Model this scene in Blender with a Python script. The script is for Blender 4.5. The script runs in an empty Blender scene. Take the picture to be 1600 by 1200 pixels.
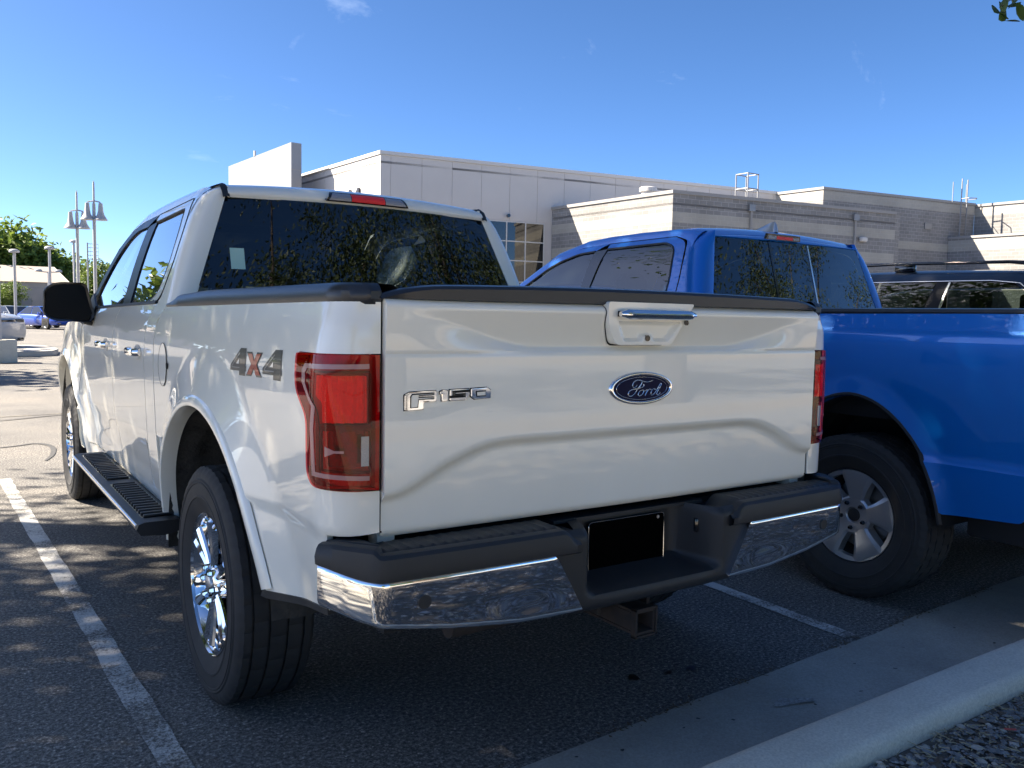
import bpy, bmesh, math, random
from mathutils import Vector, Matrix
from mathutils import noise as mnoise
R = math.radians
scene = bpy.context.scene
C = scene.collection
random.seed(7)

# ---------------------------------------------------------------- camera
CX, CY, CZ = -1.7281, -1.8878, 1.3423
YAW, PIT, ROL, FPX = .5956, -.0789, .0193, 1320.4
fw = Vector((math.sin(YAW)*math.cos(PIT), math.cos(YAW)*math.cos(PIT), math.sin(PIT)))
rt = Vector((math.cos(YAW), -math.sin(YAW), 0)); up = rt.cross(fw)
rt, up = rt*math.cos(ROL)+up*math.sin(ROL), -rt*math.sin(ROL)+up*math.cos(ROL)
cam = bpy.data.cameras.new('camera'); camo = bpy.data.objects.new('camera', cam); C.objects.link(camo)
m = Matrix.Identity(4)
for i in range(3):
    m[i][0], m[i][1], m[i][2] = rt[i], up[i], -fw[i]
m[0][3], m[1][3], m[2][3] = CX, CY, CZ
camo.matrix_world = m
cam.sensor_width = 36; cam.lens = FPX/1600*36; cam.clip_start = .05; cam.clip_end = 3000
scene.camera = camo

# ---------------------------------------------------------------- sky, sun, exposure
SUN_AZ, SUN_EL = R(308), R(40)          # compass angle from +y towards +x
sdir = Vector((math.sin(SUN_AZ)*math.cos(SUN_EL), math.cos(SUN_AZ)*math.cos(SUN_EL), math.sin(SUN_EL)))
world = bpy.data.worlds.new('World'); scene.world = world; world.use_nodes = True
wn, wl = world.node_tree.nodes, world.node_tree.links
wn.clear()
wo = wn.new('ShaderNodeOutputWorld'); bg = wn.new('ShaderNodeBackground'); sky = wn.new('ShaderNodeTexSky')
sky.sky_type = 'NISHITA'; sky.sun_disc = False; sky.sun_elevation = SUN_EL; sky.sun_rotation = SUN_AZ
sky.air_density = .5; sky.dust_density = 1.2; sky.ozone_density = 3.0; sky.altitude = 1300
bg.inputs['Strength'].default_value = .05
# thin wisps of cirrus over the whole sky
tc = wn.new('ShaderNodeTexCoord'); mp = wn.new('ShaderNodeMapping'); mp.inputs['Scale'].default_value = (2.2, 5.5, 9)
mp.inputs['Rotation'].default_value = (0, R(20), R(38)); mp.inputs['Location'].default_value = (.3, .1, .0)
nz = wn.new('ShaderNodeTexNoise'); nz.inputs['Scale'].default_value = 1.6; nz.inputs['Detail'].default_value = 9
nz.inputs['Roughness'].default_value = .62; nz.inputs['Distortion'].default_value = .5
cr = wn.new('ShaderNodeValToRGB'); cr.color_ramp.elements[0].position = .625; cr.color_ramp.elements[1].position = .95
cr.color_ramp.elements[1].color = (.3, .3, .3, 1)
mx = wn.new('ShaderNodeMix'); mx.data_type = 'RGBA'; mx.inputs['B'].default_value = (6.5, 7.2, 8.0, 1)
hs = wn.new('ShaderNodeHueSaturation'); hs.inputs['Saturation'].default_value = 1.15
pre = wn.new('ShaderNodeMapping'); pre.inputs['Rotation'].default_value = (R(-2), 0, R(-13)); wl.new(tc.outputs['Generated'], pre.inputs[0]); wl.new(pre.outputs[0], mp.inputs[0]); wl.new(mp.outputs[0], nz.inputs[0]); wl.new(nz.outputs[0], cr.inputs[0])
wl.new(sky.outputs[0], hs.inputs['Color']); wl.new(hs.outputs[0], mx.inputs['A']); wl.new(cr.outputs[0], mx.inputs['Factor'])
wl.new(mx.outputs['Result'], bg.inputs['Color']); wl.new(bg.outputs[0], wo.inputs[0])
sl = bpy.data.lights.new('sun', 'SUN'); so = bpy.data.objects.new('sun', sl); C.objects.link(so)
sl.energy = 3.55; sl.angle = R(.53); sl.color = (1, .89, .75)
so.rotation_mode = 'QUATERNION'; so.rotation_quaternion = sdir.to_track_quat('Z', 'Y'); so.location = sdir*60
vs = scene.view_settings
vs.view_transform = 'Standard'; vs.look = 'None'; vs.exposure = 2.55; vs.gamma = 1; vs.use_curve_mapping = False
scene.cycles.max_bounces = 10; scene.cycles.transparent_max_bounces = 16; scene.cycles.glossy_bounces = 5
scene.cycles.sample_clamp_indirect = 8

# ---------------------------------------------------------------- materials
MATS = {}
def mat(name, col, rough=.5, metal=0., coat=0., spec=.5, bump=None, var=None, coatr=.03, trans=0., ior=1.5, bscale=None):
    """principled material; var = (noise scale, amount, second colour); bump = (scale, strength, distance)"""
    m = bpy.data.materials.new(name); m.use_nodes = True
    n, l = m.node_tree.nodes, m.node_tree.links
    b = n['Principled BSDF']
    b.inputs['Base Color'].default_value = (*col, 1); b.inputs['Roughness'].default_value = rough
    b.inputs['Metallic'].default_value = metal; b.inputs['Coat Weight'].default_value = coat
    b.inputs['Coat Roughness'].default_value = coatr; b.inputs['Specular IOR Level'].default_value = spec
    b.inputs['Transmission Weight'].default_value = trans; b.inputs['IOR'].default_value = ior
    if var or bump:
        t = n.new('ShaderNodeTexCoord')
    if var:
        z = n.new('ShaderNodeTexNoise'); z.inputs['Scale'].default_value = var[0]; z.inputs['Detail'].default_value = 6
        z.inputs['Roughness'].default_value = .6
        r_ = n.new('ShaderNodeMapRange'); r_.inputs[1].default_value = .35; r_.inputs[2].default_value = .65; r_.inputs[4].default_value = var[1]
        x = n.new('ShaderNodeMix'); x.data_type = 'RGBA'; x.inputs['A'].default_value = (*col, 1); x.inputs['B'].default_value = (*var[2], 1)
        l.new(t.outputs['Object'], z.inputs['Vector']); l.new(z.outputs[0], r_.inputs[0]); l.new(r_.outputs[0], x.inputs['Factor'])
        l.new(x.outputs['Result'], b.inputs['Base Color'])
    if bump:
        z2 = n.new('ShaderNodeTexNoise'); z2.inputs['Scale'].default_value = bump[0]; z2.inputs['Detail'].default_value = 4
        bp = n.new('ShaderNodeBump'); bp.inputs['Strength'].default_value = bump[1]; bp.inputs['Distance'].default_value = bump[2]
        l.new(t.outputs['Object'], z2.inputs['Vector']); l.new(z2.outputs[0], bp.inputs['Height']); l.new(bp.outputs[0], b.inputs['Normal'])
    MATS[name] = m
    return m
def glassmat(name, tint, ior=1.5, k=1.8):
    m = bpy.data.materials.new(name); m.use_nodes = True
    n, l = m.node_tree.nodes, m.node_tree.links
    n.clear()
    o = n.new('ShaderNodeOutputMaterial'); mxs = n.new('ShaderNodeMixShader'); fr = n.new('ShaderNodeFresnel'); fr.inputs[0].default_value = ior
    tr = n.new('ShaderNodeBsdfTransparent'); tr.inputs[0].default_value = (*tint, 1)
    gl = n.new('ShaderNodeBsdfGlossy'); gl.inputs['Roughness'].default_value = .01; gl.inputs['Color'].default_value = (1, 1, 1, 1)
    mm = n.new('ShaderNodeMath'); mm.operation = 'MULTIPLY'; mm.inputs[1].default_value = k; mm.use_clamp = True
    l.new(fr.outputs[0], mm.inputs[0]); l.new(mm.outputs[0], mxs.inputs[0]); l.new(tr.outputs[0], mxs.inputs[1]); l.new(gl.outputs[0], mxs.inputs[2]); l.new(mxs.outputs[0], o.inputs[0])
    MATS[name] = m
    return m
mat('white_paint', (.88, .855, .75), .32, coat=1, spec=.4, var=(5, .3, (.82, .79, .685)))
mat('blue_paint', (.0, .165, .60), .32, metal=.3, coat=1)
mat('dark_paint', (.016, .019, .026), .35, metal=.2, coat=.6)
mat('chrome', (.86, .86, .87), .035, metal=1)
mat('alloy', (.50, .51, .53), .32, metal=.75)
mat('alloy_bright', (.75, .76, .78), .14, metal=1)
mat('black_plastic', (.018, .019, .021), .5, bump=(900, .25, .001))
mat('black_gloss', (.008, .008, .009), .12, coat=.6)
mat('rail_plastic', (.022, .024, .028), .36, bump=(700, .15, .001))
mat('rubber', (.017, .017, .018), .72, var=(14, .6, (.03, .029, .028)), bump=(60, .15, .003))
mat('liner', (.03, .029, .027), .9, var=(9, .8, (.07, .066, .06)), bump=(25, .5, .02))
mat('under', (.012, .012, .013), .85)
mat('rust', (.045, .03, .024), .8, var=(30, .9, (.02, .018, .017)))
mat('gap', (.004, .004, .004), .9)
mat('interior', (.03, .03, .033), .8)
mat('interior_tan', (.16, .15, .14), .8)
mat('lens_red', (.50, .006, .012), .22, coat=.25, spec=.3, bump=(55, .06, .004))
mat('lens_bright', (.95, .05, .05), .3, spec=.2, bump=(130, .5, .006))
mat('lens_dark', (.10, .012, .014), .3, spec=.2)
mat('lens_smoke', (.07, .045, .045), .15, spec=.5, bump=(60, .3, .006))
mat('lens_back', (.42, .012, .016), .35, spec=.3, bump=(45, .4, .008))
mat('lens_guide', (.34, .15, .155), .25, coat=.4, bump=(300, .2, .002))
mat('lens_clear', (.30, .28, .28), .12, coat=1, bump=(260, .8, .004))
mat('emblem_blue', (.002, .005, .035), .3, spec=.08)
mat('decal_dark', (.03, .034, .034), .35, coat=.5)
mat('decal_grey', (.30, .29, .27), .35, coat=1)
mat('decal_orange', (.40, .05, .015), .35, coat=.5)
mat('plate_black', (.001, .001, .001), .8, spec=.02)
mat('pillar_black', (.006, .006, .007), .35, spec=.3)
mat('mirror_black', (.003, .003, .003), .3, spec=.12)
mat('steel', (.32, .31, .30), .45, metal=1)
mat('sticker', (.42, .62, .52), .6)
glassmat('lens_cover', (.96, .11, .12), 1.4, .7)
glassmat('glass_dark', (.12, .15, .145))
glassmat('glass_side', (.30, .35, .33))
glassmat('glass_clear', (.78, .86, .83))

for _k in ('white_paint', 'blue_paint', 'dark_paint'):
    _b = MATS[_k].node_tree.nodes['Principled BSDF']; _b.inputs['Coat IOR'].default_value = 1.52; _b.inputs['Coat Roughness'].default_value = .012
# ---------------------------------------------------------------- mesh helpers
def tag(o, label, cat, group=None):
    o['label'] = label; o['category'] = cat
    if group: o['group'] = group
    return o
def struct(o, kind='structure'):
    o['kind'] = kind
    return o
def empty(name, loc=(0, 0, 0), rz=0):
    o = bpy.data.objects.new(name, None); C.objects.link(o); o.location = loc; o.rotation_euler = (0, 0, rz); o.empty_display_size = .2
    return o
def link(name, me, parent=None, mx_=None):
    o = bpy.data.objects.new(name, me); C.objects.link(o)
    if parent: o.parent = parent
    if mx_ is not None: o.matrix_basis = mx_
    return o
def fin(bm, name, mt, parent=None, ang=32, smooth=True, recalc=False, doub=0):
    if doub: bmesh.ops.remove_doubles(bm, verts=bm.verts, dist=doub)
    if recalc: bmesh.ops.recalc_face_normals(bm, faces=bm.faces)
    bm.normal_update()
    ca = R(ang)
    for f in bm.faces: f.smooth = smooth
    for e in bm.edges:
        if len(e.link_faces) == 2:
            if e.calc_face_angle(0) > ca: e.smooth = False
    me = bpy.data.meshes.new(name); bm.to_mesh(me); bm.free()
    for q in (mt if isinstance(mt, (list, tuple)) else [mt]):
        me.materials.append(MATS[q] if isinstance(q, str) else q)
    return link(name, me, parent)
def rnd(pts, n=5):
    """polygon corners given as (u, v[, radius]) -> rounded outline"""
    out = []
    N = len(pts)
    for i, p in enumerate(pts):
        if len(p) < 3 or p[2] <= 0: out.append((p[0], p[1])); continue
        a = Vector(pts[i-1][:2]); b = Vector(p[:2]); c = Vector(pts[(i+1) % N][:2])
        d1 = (a-b); d2 = (c-b); r1 = min(p[2], d1.length*.49); r2 = min(p[2], d2.length*.49)
        q0 = b+d1.normalized()*r1; q2 = b+d2.normalized()*r2
        for k in range(n+1):
            t = k/n
            q = q0*(1-t)**2+b*2*t*(1-t)+q2*t*t
            out.append((q.x, q.y))
    return out
def panel(name, outl, f, du, dv, mt, parent, fl=.014, outv=(0, 0, 1), ang=32, two=False):
    """sheet with an exact outline in (u,v), gridded and mapped through f(u,v)->xyz, edges turned in by fl"""
    bm = bmesh.new()
    vs_ = [bm.verts.new((p[0], p[1], 0)) for p in outl]
    bm.faces.new(vs_)
    us = [p[0] for p in outl]; vv = [p[1] for p in outl]
    def cuts(a, b, d):
        k = max(1, int(round((b-a)/d)))
        return [a+(b-a)*i/k for i in range(1, k)]
    for u in cuts(min(us), max(us), du):
        bmesh.ops.bisect_plane(bm, geom=bm.verts[:]+bm.edges[:]+bm.faces[:], dist=1e-6, plane_co=(u, 0, 0), plane_no=(1, 0, 0))
    for v in cuts(min(vv), max(vv), dv):
        bmesh.ops.bisect_plane(bm, geom=bm.verts[:]+bm.edges[:]+bm.faces[:], dist=1e-6, plane_co=(0, v, 0), plane_no=(0, 1, 0))
    for v in bm.verts: v.co = Vector(f(v.co.x, v.co.y))
    bm.normal_update()
    s = Vector((0, 0, 0))
    for q in bm.faces: s += q.normal*q.calc_area()
    if s.dot(Vector(outv)) < 0: bmesh.ops.reverse_faces(bm, faces=bm.faces)
    bm.normal_update()
    if fl:
        nr = {v: v.normal.copy() for v in bm.verts}
        be = [e for e in bm.edges if len(e.link_faces) == 1]
        ret = bmesh.ops.extrude_edge_only(bm, edges=be)
        nv = [g for g in ret['geom'] if isinstance(g, bmesh.types.BMVert)]
        for v in nv:
            n_ = v.normal
            best = None
            for e in v.link_edges:
                o = e.other_vert(v)
                if o in nr: best = nr[o]
            if best is not None: v.co -= best*fl
    return fin(bm, name, mt, parent, ang)
def grid(name, rows, mt, parent, close_u=False, close_v=False, ang=32, outv=None, cap=False):
    """rows of points -> quads"""
    bm = bmesh.new()
    V = [[bm.verts.new(p) for p in r] for r in rows]
    nr, nc = len(V), len(V[0])
    for i in range(nr if close_v else nr-1):
        for j in range(nc if close_u else nc-1):
            q = [V[i][j], V[i][(j+1) % nc], V[(i+1) % nr][(j+1) % nc], V[(i+1) % nr][j]]
            try: bm.faces.new(q)
            except ValueError: pass
    if cap and close_u:
        bm.faces.new(V[0][::-1]); bm.faces.new(V[-1])
    if outv is not None:
        bm.normal_update(); s = Vector((0, 0, 0))
        for q in bm.faces: s += q.normal*q.calc_area()
        if s.dot(Vector(outv)) < 0: bmesh.ops.reverse_faces(bm, faces=bm.faces)
    else: bmesh.ops.recalc_face_normals(bm, faces=bm.faces)
    return fin(bm, name, mt, parent, ang)
def add_box(bm, lo, hi, bev=0, mat4=None, seg=2):
    r_ = bmesh.ops.create_cube(bm, size=1)
    vv = r_['verts']
    for v in vv:
        v.co = Vector([(lo[i]+hi[i])/2+v.co[i]*(hi[i]-lo[i]) for i in range(3)])
    if bev:
        ed = list({e for v in vv for e in v.link_edges})
        rb = bmesh.ops.bevel(bm, geom=ed, offset=bev, segments=seg, affect='EDGES', profile=.5)
        vv = list({v for f in rb['faces'] for v in f.verts} | {v for v in vv if v.is_valid})
    if mat4 is not None:
        bmesh.ops.transform(bm, matrix=mat4, verts=[v for v in vv if v.is_valid])
    return vv
def box(name, lo, hi, mt, parent=None, bev=0, mat4=None, seg=2):
    bm = bmesh.new(); add_box(bm, lo, hi, bev, mat4, seg)
    return fin(bm, name, mt, parent, 40)
def add_tube(bm, pts, r, n=8, cap=True):
    pts = [Vector(p) for p in pts]
    rs = r if isinstance(r, (list, tuple)) else [r]*len(pts)
    rings = []; ref = None
    for i, p in enumerate(pts):
        t = (pts[min(i+1, len(pts)-1)]-pts[max(i-1, 0)])
        if t.length < 1e-9: t = Vector((0, 0, 1))
        t.normalize()
        if ref is None:
            ref = Vector((0, 0, 1)) if abs(t.z) < .9 else Vector((1, 0, 0))
        a = t.cross(ref)
        if a.length < 1e-5: a = t.cross(Vector((0, 1, 0)))
        a.normalize(); b = t.cross(a); ref = b if False else ref
        rings.append([bm.verts.new(p+(a*math.cos(2*math.pi*k/n)+b*math.sin(2*math.pi*k/n))*rs[i]) for k in range(n)])
    for i in range(len(rings)-1):
        for k in range(n):
            bm.faces.new((rings[i][k], rings[i][(k+1) % n], rings[i+1][(k+1) % n], rings[i+1][k]))
    if cap:
        bm.faces.new(rings[0][::-1]); bm.faces.new(rings[-1])
def tube(name, pts, r, mt, parent=None, n=8):
    bm = bmesh.new(); add_tube(bm, pts, r, n)
    return fin(bm, name, mt, parent, 45, recalc=True)
def lathe(bm, prof, n, M=None, closed=False, mod=None):
    """prof: (radius, axial) revolved about local X; M places it"""
    rings = []
    for k in range(n):
        a = 2*math.pi*k/n
        ring = []
        for i, (r_, x) in enumerate(prof):
            rr = r_ if mod is None else mod(i, k, r_)
            p = Vector((x, rr*math.cos(a), rr*math.sin(a)))
            ring.append(bm.verts.new(M @ p if M else p))
        rings.append(ring)
    m_ = len(prof)
    for k in range(n):
        for i in range(m_ if closed else m_-1):
            bm.faces.new((rings[k][i], rings[k][(i+1) % m_], rings[(k+1) % n][(i+1) % m_], rings[(k+1) % n][i]))
def prism(bm, poly, f, depth):
    """extruded polygon: f(u,v,d)"""
    a = [bm.verts.new(f(p[0], p[1], 0)) for p in poly]; b = [bm.verts.new(f(p[0], p[1], depth)) for p in poly]
    bm.faces.new(a); bm.faces.new(b[::-1])
    for i in range(len(poly)):
        j = (i+1) % len(poly)
        bm.faces.new((a[i], b[i], b[j], a[j]))
def plate(name, poly, f, depth, mt, parent, bev=0, ang=30):
    bm = bmesh.new(); prism(bm, poly, f, depth); bmesh.ops.recalc_face_normals(bm, faces=bm.faces)
    if bev: bmesh.ops.bevel(bm, geom=bm.edges[:], offset=bev, segments=2, affect='EDGES')
    return fin(bm, name, mt, parent, ang)
def lerp(t, tab):
    if t <= tab[0][0]: return tab[0][1]
    for (a, x), (b, y) in zip(tab, tab[1:]):
        if t <= b: return x+(y-x)*(t-a)/(b-a)
    return tab[-1][1]
def sms(tab):
    """smooth (monotone cubic) interpolation through a table"""
    xs = [p[0] for p in tab]; ys = [p[1] for p in tab]; n = len(xs)
    d = [(ys[i+1]-ys[i])/(xs[i+1]-xs[i]) for i in range(n-1)]
    mm = [d[0]]+[0 if d[i-1]*d[i] <= 0 else 2*d[i-1]*d[i]/(d[i-1]+d[i]) for i in range(1, n-1)]+[d[-1]]
    def f(x):
        if x <= xs[0]: return ys[0]+mm[0]*(x-xs[0])
        if x >= xs[-1]: return ys[-1]+mm[-1]*(x-xs[-1])
        i = 0
        while x > xs[i+1]: i += 1
        h = xs[i+1]-xs[i]; t = (x-xs[i])/h
        return (1+2*t)*(1-t)**2*ys[i]+t*(1-t)**2*h*mm[i]+t*t*(3-2*t)*ys[i+1]+t*t*(t-1)*h*mm[i+1]
    return f
def ss(t): t = max(0., min(1., t)); return t*t*(3-2*t)
def mirror(f): return lambda u, v: (lambda p: (-p[0], p[1], p[2]))(f(u, v))
def disc(name, c, axis, r, mt, parent, depth=.004, n=20):
    bm = bmesh.new(); c = Vector(c); ax = Vector(axis).normalized()
    add_tube(bm, [c, c+ax*depth], r, n)
    return fin(bm, name, mt, parent, 40, recalc=True)
def sellipse(cy, zc, a, b, n, t0, t1, k, ext=1.):
    """super-ellipse arch from angle t0 to t1 (deg, 0 = +y)"""
    out = []
    for i in range(k+1):
        t = R(t0+(t1-t0)*i/k); c, s = math.cos(t), math.sin(t)
        out.append((cy+a*ext*math.copysign(abs(c)**(2/n), c), zc+b*ext*math.copysign(abs(s)**(2/n), s)))
    return out
# ================================================================ wheels
def tyre_mesh(Rr, rim, w, name, n=168):
    bm = bmesh.new()
    h = w/2
    prof = [(rim-.004, -h*.70), (rim+.008, -h*.80), (rim+.022, -h*.86), (rim+.05, -h*.95), (Rr*.55+rim*.45-.03, -h*.985), (Rr*.55+rim*.45-.028, -h*1.005), (Rr*.55+rim*.45-.022, -h*1.005), (Rr*.55+rim*.45-.02, -h*.99), (Rr*.5+rim*.5+.02, -h*1.0), (Rr-.060, -h*.995), (Rr-.058, -h*1.012), (Rr-.054, -h*1.012), (Rr-.052, -h*.99), (Rr-.045, -h*1.0), (Rr-.040, -h*.965), (Rr-.022, -h*.95), (Rr-.008, -h*.88)]
    tread = []
    g = [-.62, -.22, .22, .62]
    prev = -.82
    for c in g:
        tread += [(Rr, h*prev), (Rr+.0015, h*(c-.035)), (Rr-.009, h*(c-.03)), (Rr-.009, h*(c+.03))]
        prev = c+.035
    tread += [(Rr, h*prev), (Rr, h*.82)]
    full = prof+tread+[(r_, -x) for r_, x in prof[::-1]]
    np_ = len(prof); nt = len(tread)
    sh = {np_-2, np_-1, np_, np_+nt-1, np_+nt, np_+nt+1}
    def mod(i, k, r_):
        if i in sh and k % 3 == 0: return r_-.005
        if np_ < i < np_+nt-1:
            q = (i-np_)//4
            if (k+q*2) % 6 == 0: return r_-.0045
        return r_
    lathe(bm, full, n, mod=mod)
    bm.normal_update()
    # raised ring on the sidewall
    o = fin(bm, name, 'rubber', None, 28, recalc=True)
    me = o.data; bpy.data.objects.remove(o)
    return me
def barrel_mesh(rim, w, mt):
    bm = bmesh.new(); h = w/2
    lathe(bm, [(rim+.012, -h*.84), (rim+.013, -h*.80), (rim-.002, -h*.78), (rim-.012, -h*.66), (rim-.03, -h*.3), (rim-.03, h*.7), (rim+.01, h*.8)], 64)
    o = fin(bm, 'rim_barrel', mt, None, 40, recalc=True); me = o.data; bpy.data.objects.remove(o)
    return me
def spoke_loft(bm, path, width, thick, face_x, ang, ridge=.0):
    """path radii, widths per radius, face depth per radius; cross-section roof shaped, axis -X outward"""
    rings = []
    ca, sa = math.cos(ang), math.sin(ang)
    for r_, w_, t_, x_, o_ in zip(path, width, thick, face_x, ridge):
        sec = [(-w_, x_+t_), (-w_, x_+.008), (-w_*.72, x_), (0, x_-o_), (w_*.72, x_), (w_, x_+.008), (w_, x_+t_)]
        rings.append([bm.verts.new((x, r_*ca-q*sa, r_*sa+q*ca)) for q, x in sec])
    for i in range(len(rings)-1):
        for k in range(len(rings[0])-1):
            bm.faces.new((rings[i][k], rings[i][k+1], rings[i+1][k+1], rings[i+1][k]))
    bm.faces.new(rings[-1]); bm.faces.new(rings[0][::-1])
def mesh_of(bm, mt, ang=25):
    o = fin(bm, 'tmp', mt, None, ang, recalc=True); me = o.data; bpy.data.objects.remove(o)
    return me
def wheel_parts_ford():
    rim = .232
    parts = {}
    bm = bmesh.new()
    lathe(bm, [(.052, -.108), (.060, -.104), (.072, -.092), (.078, -.06), (.05, -.05)], 40)
    for k in range(6):
        a = k*math.pi/3+.30
        for sg in (-1, 1):
            spoke_loft(bm, [.060, .11, .165, .216, .226], [.014, .015, .018, .022, .022], [.05, .05, .045, .03, .03], [-.098, -.098, -.102, -.108, -.10], a+sg*.155, [.004, .006, .008, .006, .002])
        spoke_loft(bm, [.058, .10, .15, .20], [.024, .020, .016, .024], [.03]*4, [-.086, -.082, -.078, -.078], a, [.002]*4)
    parts['spokes'] = mesh_of(bm, 'chrome')
    bm = bmesh.new(); lathe(bm, [(.0005, -.118), (.022, -.117), (.030, -.113), (.034, -.106), (.034, -.09)], 32)
    parts['centre_cap'] = mesh_of(bm, 'alloy')
    bm = bmesh.new(); add_tube(bm, [(-.125, 0, 0), (-.118, 0, 0), (-.09, 0, 0)], [.008, .0115, .0125], 6)
    parts['lug_nut'] = mesh_of(bm, 'chrome')
    bm = bmesh.new(); lathe(bm, [(.06, -.03), (.165, -.03), (.17, -.025), (.17, -.01), (.06, -.005)], 40)
    parts['brake_disc'] = mesh_of(bm, 'steel')
    parts['tyre'] = tyre_mesh(.405, rim, .262, 'tyre'); parts['rim'] = barrel_mesh(rim, .27, 'chrome')
    return parts, 6, .056, .30+math.pi/6
def wheel_parts_ram():
    rim = .232
    parts = {}
    bm = bmesh.new()
    lathe(bm, [(.02, -.075), (.034, -.076), (.040, -.085), (.085, -.088), (.095, -.08), (.10, -.05)], 40)
    lathe(bm, [(.205, -.096), (.226, -.102), (.238, -.100), (.238, -.07), (.205, -.06)], 80, closed=True)
    for k in range(5):
        a = k*2*math.pi/5+.42
        spoke_loft(bm, [.07, .10, .14, .19, .214], [.038, .044, .058, .082, .096], [.06, .06, .06, .055, .05], [-.086, -.090, -.098, -.106, -.104], a, [.0, .002, .003, .003, .002])
    parts['spokes'] = mesh_of(bm, 'alloy', 18)
    bm = bmesh.new()
    for k in range(0):
        a0 = k*2*math.pi/5+.42
        for sg in (-1, 1):
            pts = []
            for r_, w_, x_ in ((.085, .044, -.090), (.14, .066, -.100), (.19, .095, -.107), (.222, .110, -.105)):
                ca, sa = math.cos(a0), math.sin(a0); q = sg*w_
                pts.append((x_, r_*ca-q*sa, r_*sa+q*ca))
            add_tube(bm, pts, [.004, .0055, .006, .004], 6)
    bm.free(); bm = bmesh.new(); lathe(bm, [(.226, -.1035), (.234, -.1045), (.240, -.100)], 80); parts['rim_flange'] = mesh_of(bm, 'alloy_bright')
    bm = bmesh.new(); lathe(bm, [(.0005, -.083), (.02, -.083), (.032, -.079), (.034, -.06)], 32)
    parts['centre_cap'] = mesh_of(bm, 'black_plastic')
    bm = bmesh.new(); add_tube(bm, [(-.104, 0, 0), (-.098, 0, 0), (-.075, 0, 0)], [.007, .0105, .0125], 6)
    parts['lug_nut'] = mesh_of(bm, 'black_gloss')
    bm = bmesh.new(); lathe(bm, [(.06, -.02), (.165, -.02), (.17, -.015), (.17, 0), (.06, .005)], 40)
    parts['brake_disc'] = mesh_of(bm, 'steel')
    parts['tyre'] = tyre_mesh(.40, rim, .28, 'tyre'); parts['rim'] = barrel_mesh(rim, .27, 'under')
    return parts, 5, .064, .42+math.pi/5
def put_wheel(W, parent, c, side, rot=0.):
    """side -1: outside faces -x. wheel (part) carrying tyre, rim, spokes... as sub-parts"""
    parts, nl, rl, a0 = W
    M = Matrix.Translation(c) @ (Matrix.Rotation(math.pi, 4, 'Z') if side > 0 else Matrix.Identity(4)) @ Matrix.Rotation(rot, 4, 'X')
    w = link('wheel', parts['tyre'], parent, M)
    for k in parts:
        if k in ('tyre', 'lug_nut'): continue
        link(k, parts[k], w)
    for k in range(nl):
        a = a0+k*2*math.pi/nl
        link('lug_nut', parts['lug_nut'], w, Matrix.Translation((0, rl*math.cos(a), rl*math.sin(a))))
    return w

# ================================================================ white pickup truck
T = tag(empty('white_pickup_truck', (0, 1.2, 0)), 'white crew cab pickup truck seen from behind, filling the middle of the picture', 'pickup truck')
TI = Matrix.Translation((0, -1.2, 0))      # parts are written in world coordinates
def tp(o):
    o.matrix_basis = TI @ o.matrix_basis if o.parent is T else o.matrix_basis
    return o
XB = sms([(.40, .915), (.50, .932), (.60, .947), (.75, .964), (.90, .971), (1.10, .976), (1.20, .973), (1.28, .963), (1.33, .952), (1.375, .938)])
XC = sms([(1.33, .948), (1.375, .932), (1.5, .895), (1.65, .845), (1.78, .793), (1.85, .752), (1.89, .70), (1.92, .60)])
AY, AZ, AA, AB, AN = 1.10, .40, .672, .62, 1.95       # rear arch
FY = 4.755                                             # front axle
def arch_s(y, z, cy=AY):
    dz = max(0., z-AZ)
    return ((abs(y-cy)/AA)**AN+(dz/AB)**AN)**(1/AN)
def bulge(y, z, cy=AY, h=.048):
    t = (arch_s(y, z, cy)-1)/.30
    return h*max(0., min(1., 1-t))**1.2
def f_bed(Y, z, off=0.):
    d = XB(z)-.97
    if z < .80: d -= .010*ss((.815-z-.07*(Y-.06)*0)/.02)
    if Y >= .1: p = Vector((-.97, Y)); n = Vector((-1, 0)); w = 1
    elif Y > -.057:
        a = (.1-Y)/.1; n = Vector((-math.cos(a), -math.sin(a))); p = Vector((-.87, .1))+n*.1; w = max(math.cos(a)**2, ss((z-1.29)/.06)*math.cos(a)**.6)
    else: p = Vector((-.87+(-.057-Y), 0)); n = Vector((0, -1)); w = 0
    # shallow dish around the lamp
    p = p+n*(d*w+bulge(Y, z)+off)
    return (p.x, p.y, z)
def f_cab(y, z, off=0.):
    d = (XB(z) if z < 1.33 else XC(z))
    d += bulge(y, z, FY, .04)+off
    if y > 5.0: d -= .16*((y-5.0)/.75)**2.2
    # dish along the lower doors
    if 2.2 < y < 4.2: d -= .012*ss((z-.52)/.1)*ss((.80-z)/.12)
    return (-d, y, z)
arch_r = sellipse(AY, AZ, AA, AB, AN, 180-14, 3, 46)   # rear -> front
arch_r = [(1.10-(p[0]-1.10), p[1]) for p in arch_r] if arch_r[0][0] > 1.1 else arch_r
lamp_out = rnd([(-.089, 1.247), (-.089, .908), (.095, .914, .035), (.128, .945, .02), (.121, 1.085, .03), (.206, 1.155, .035), (.211, 1.245, .012)])
bed_out = [(-.089, .803), (.055, .797), (.066, .60), (.40, .545)]+arch_r+[(1.81, .43), (1.955, .44), (1.955, 1.22), (1.945, 1.28), (1.90, 1.335), (1.82, 1.366), (-.089, 1.381)] \
    + [(p[0], p[1]) for p in lamp_out[:1]]+[(p[0], p[1]) for p in lamp_out[:0:-1]]
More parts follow.
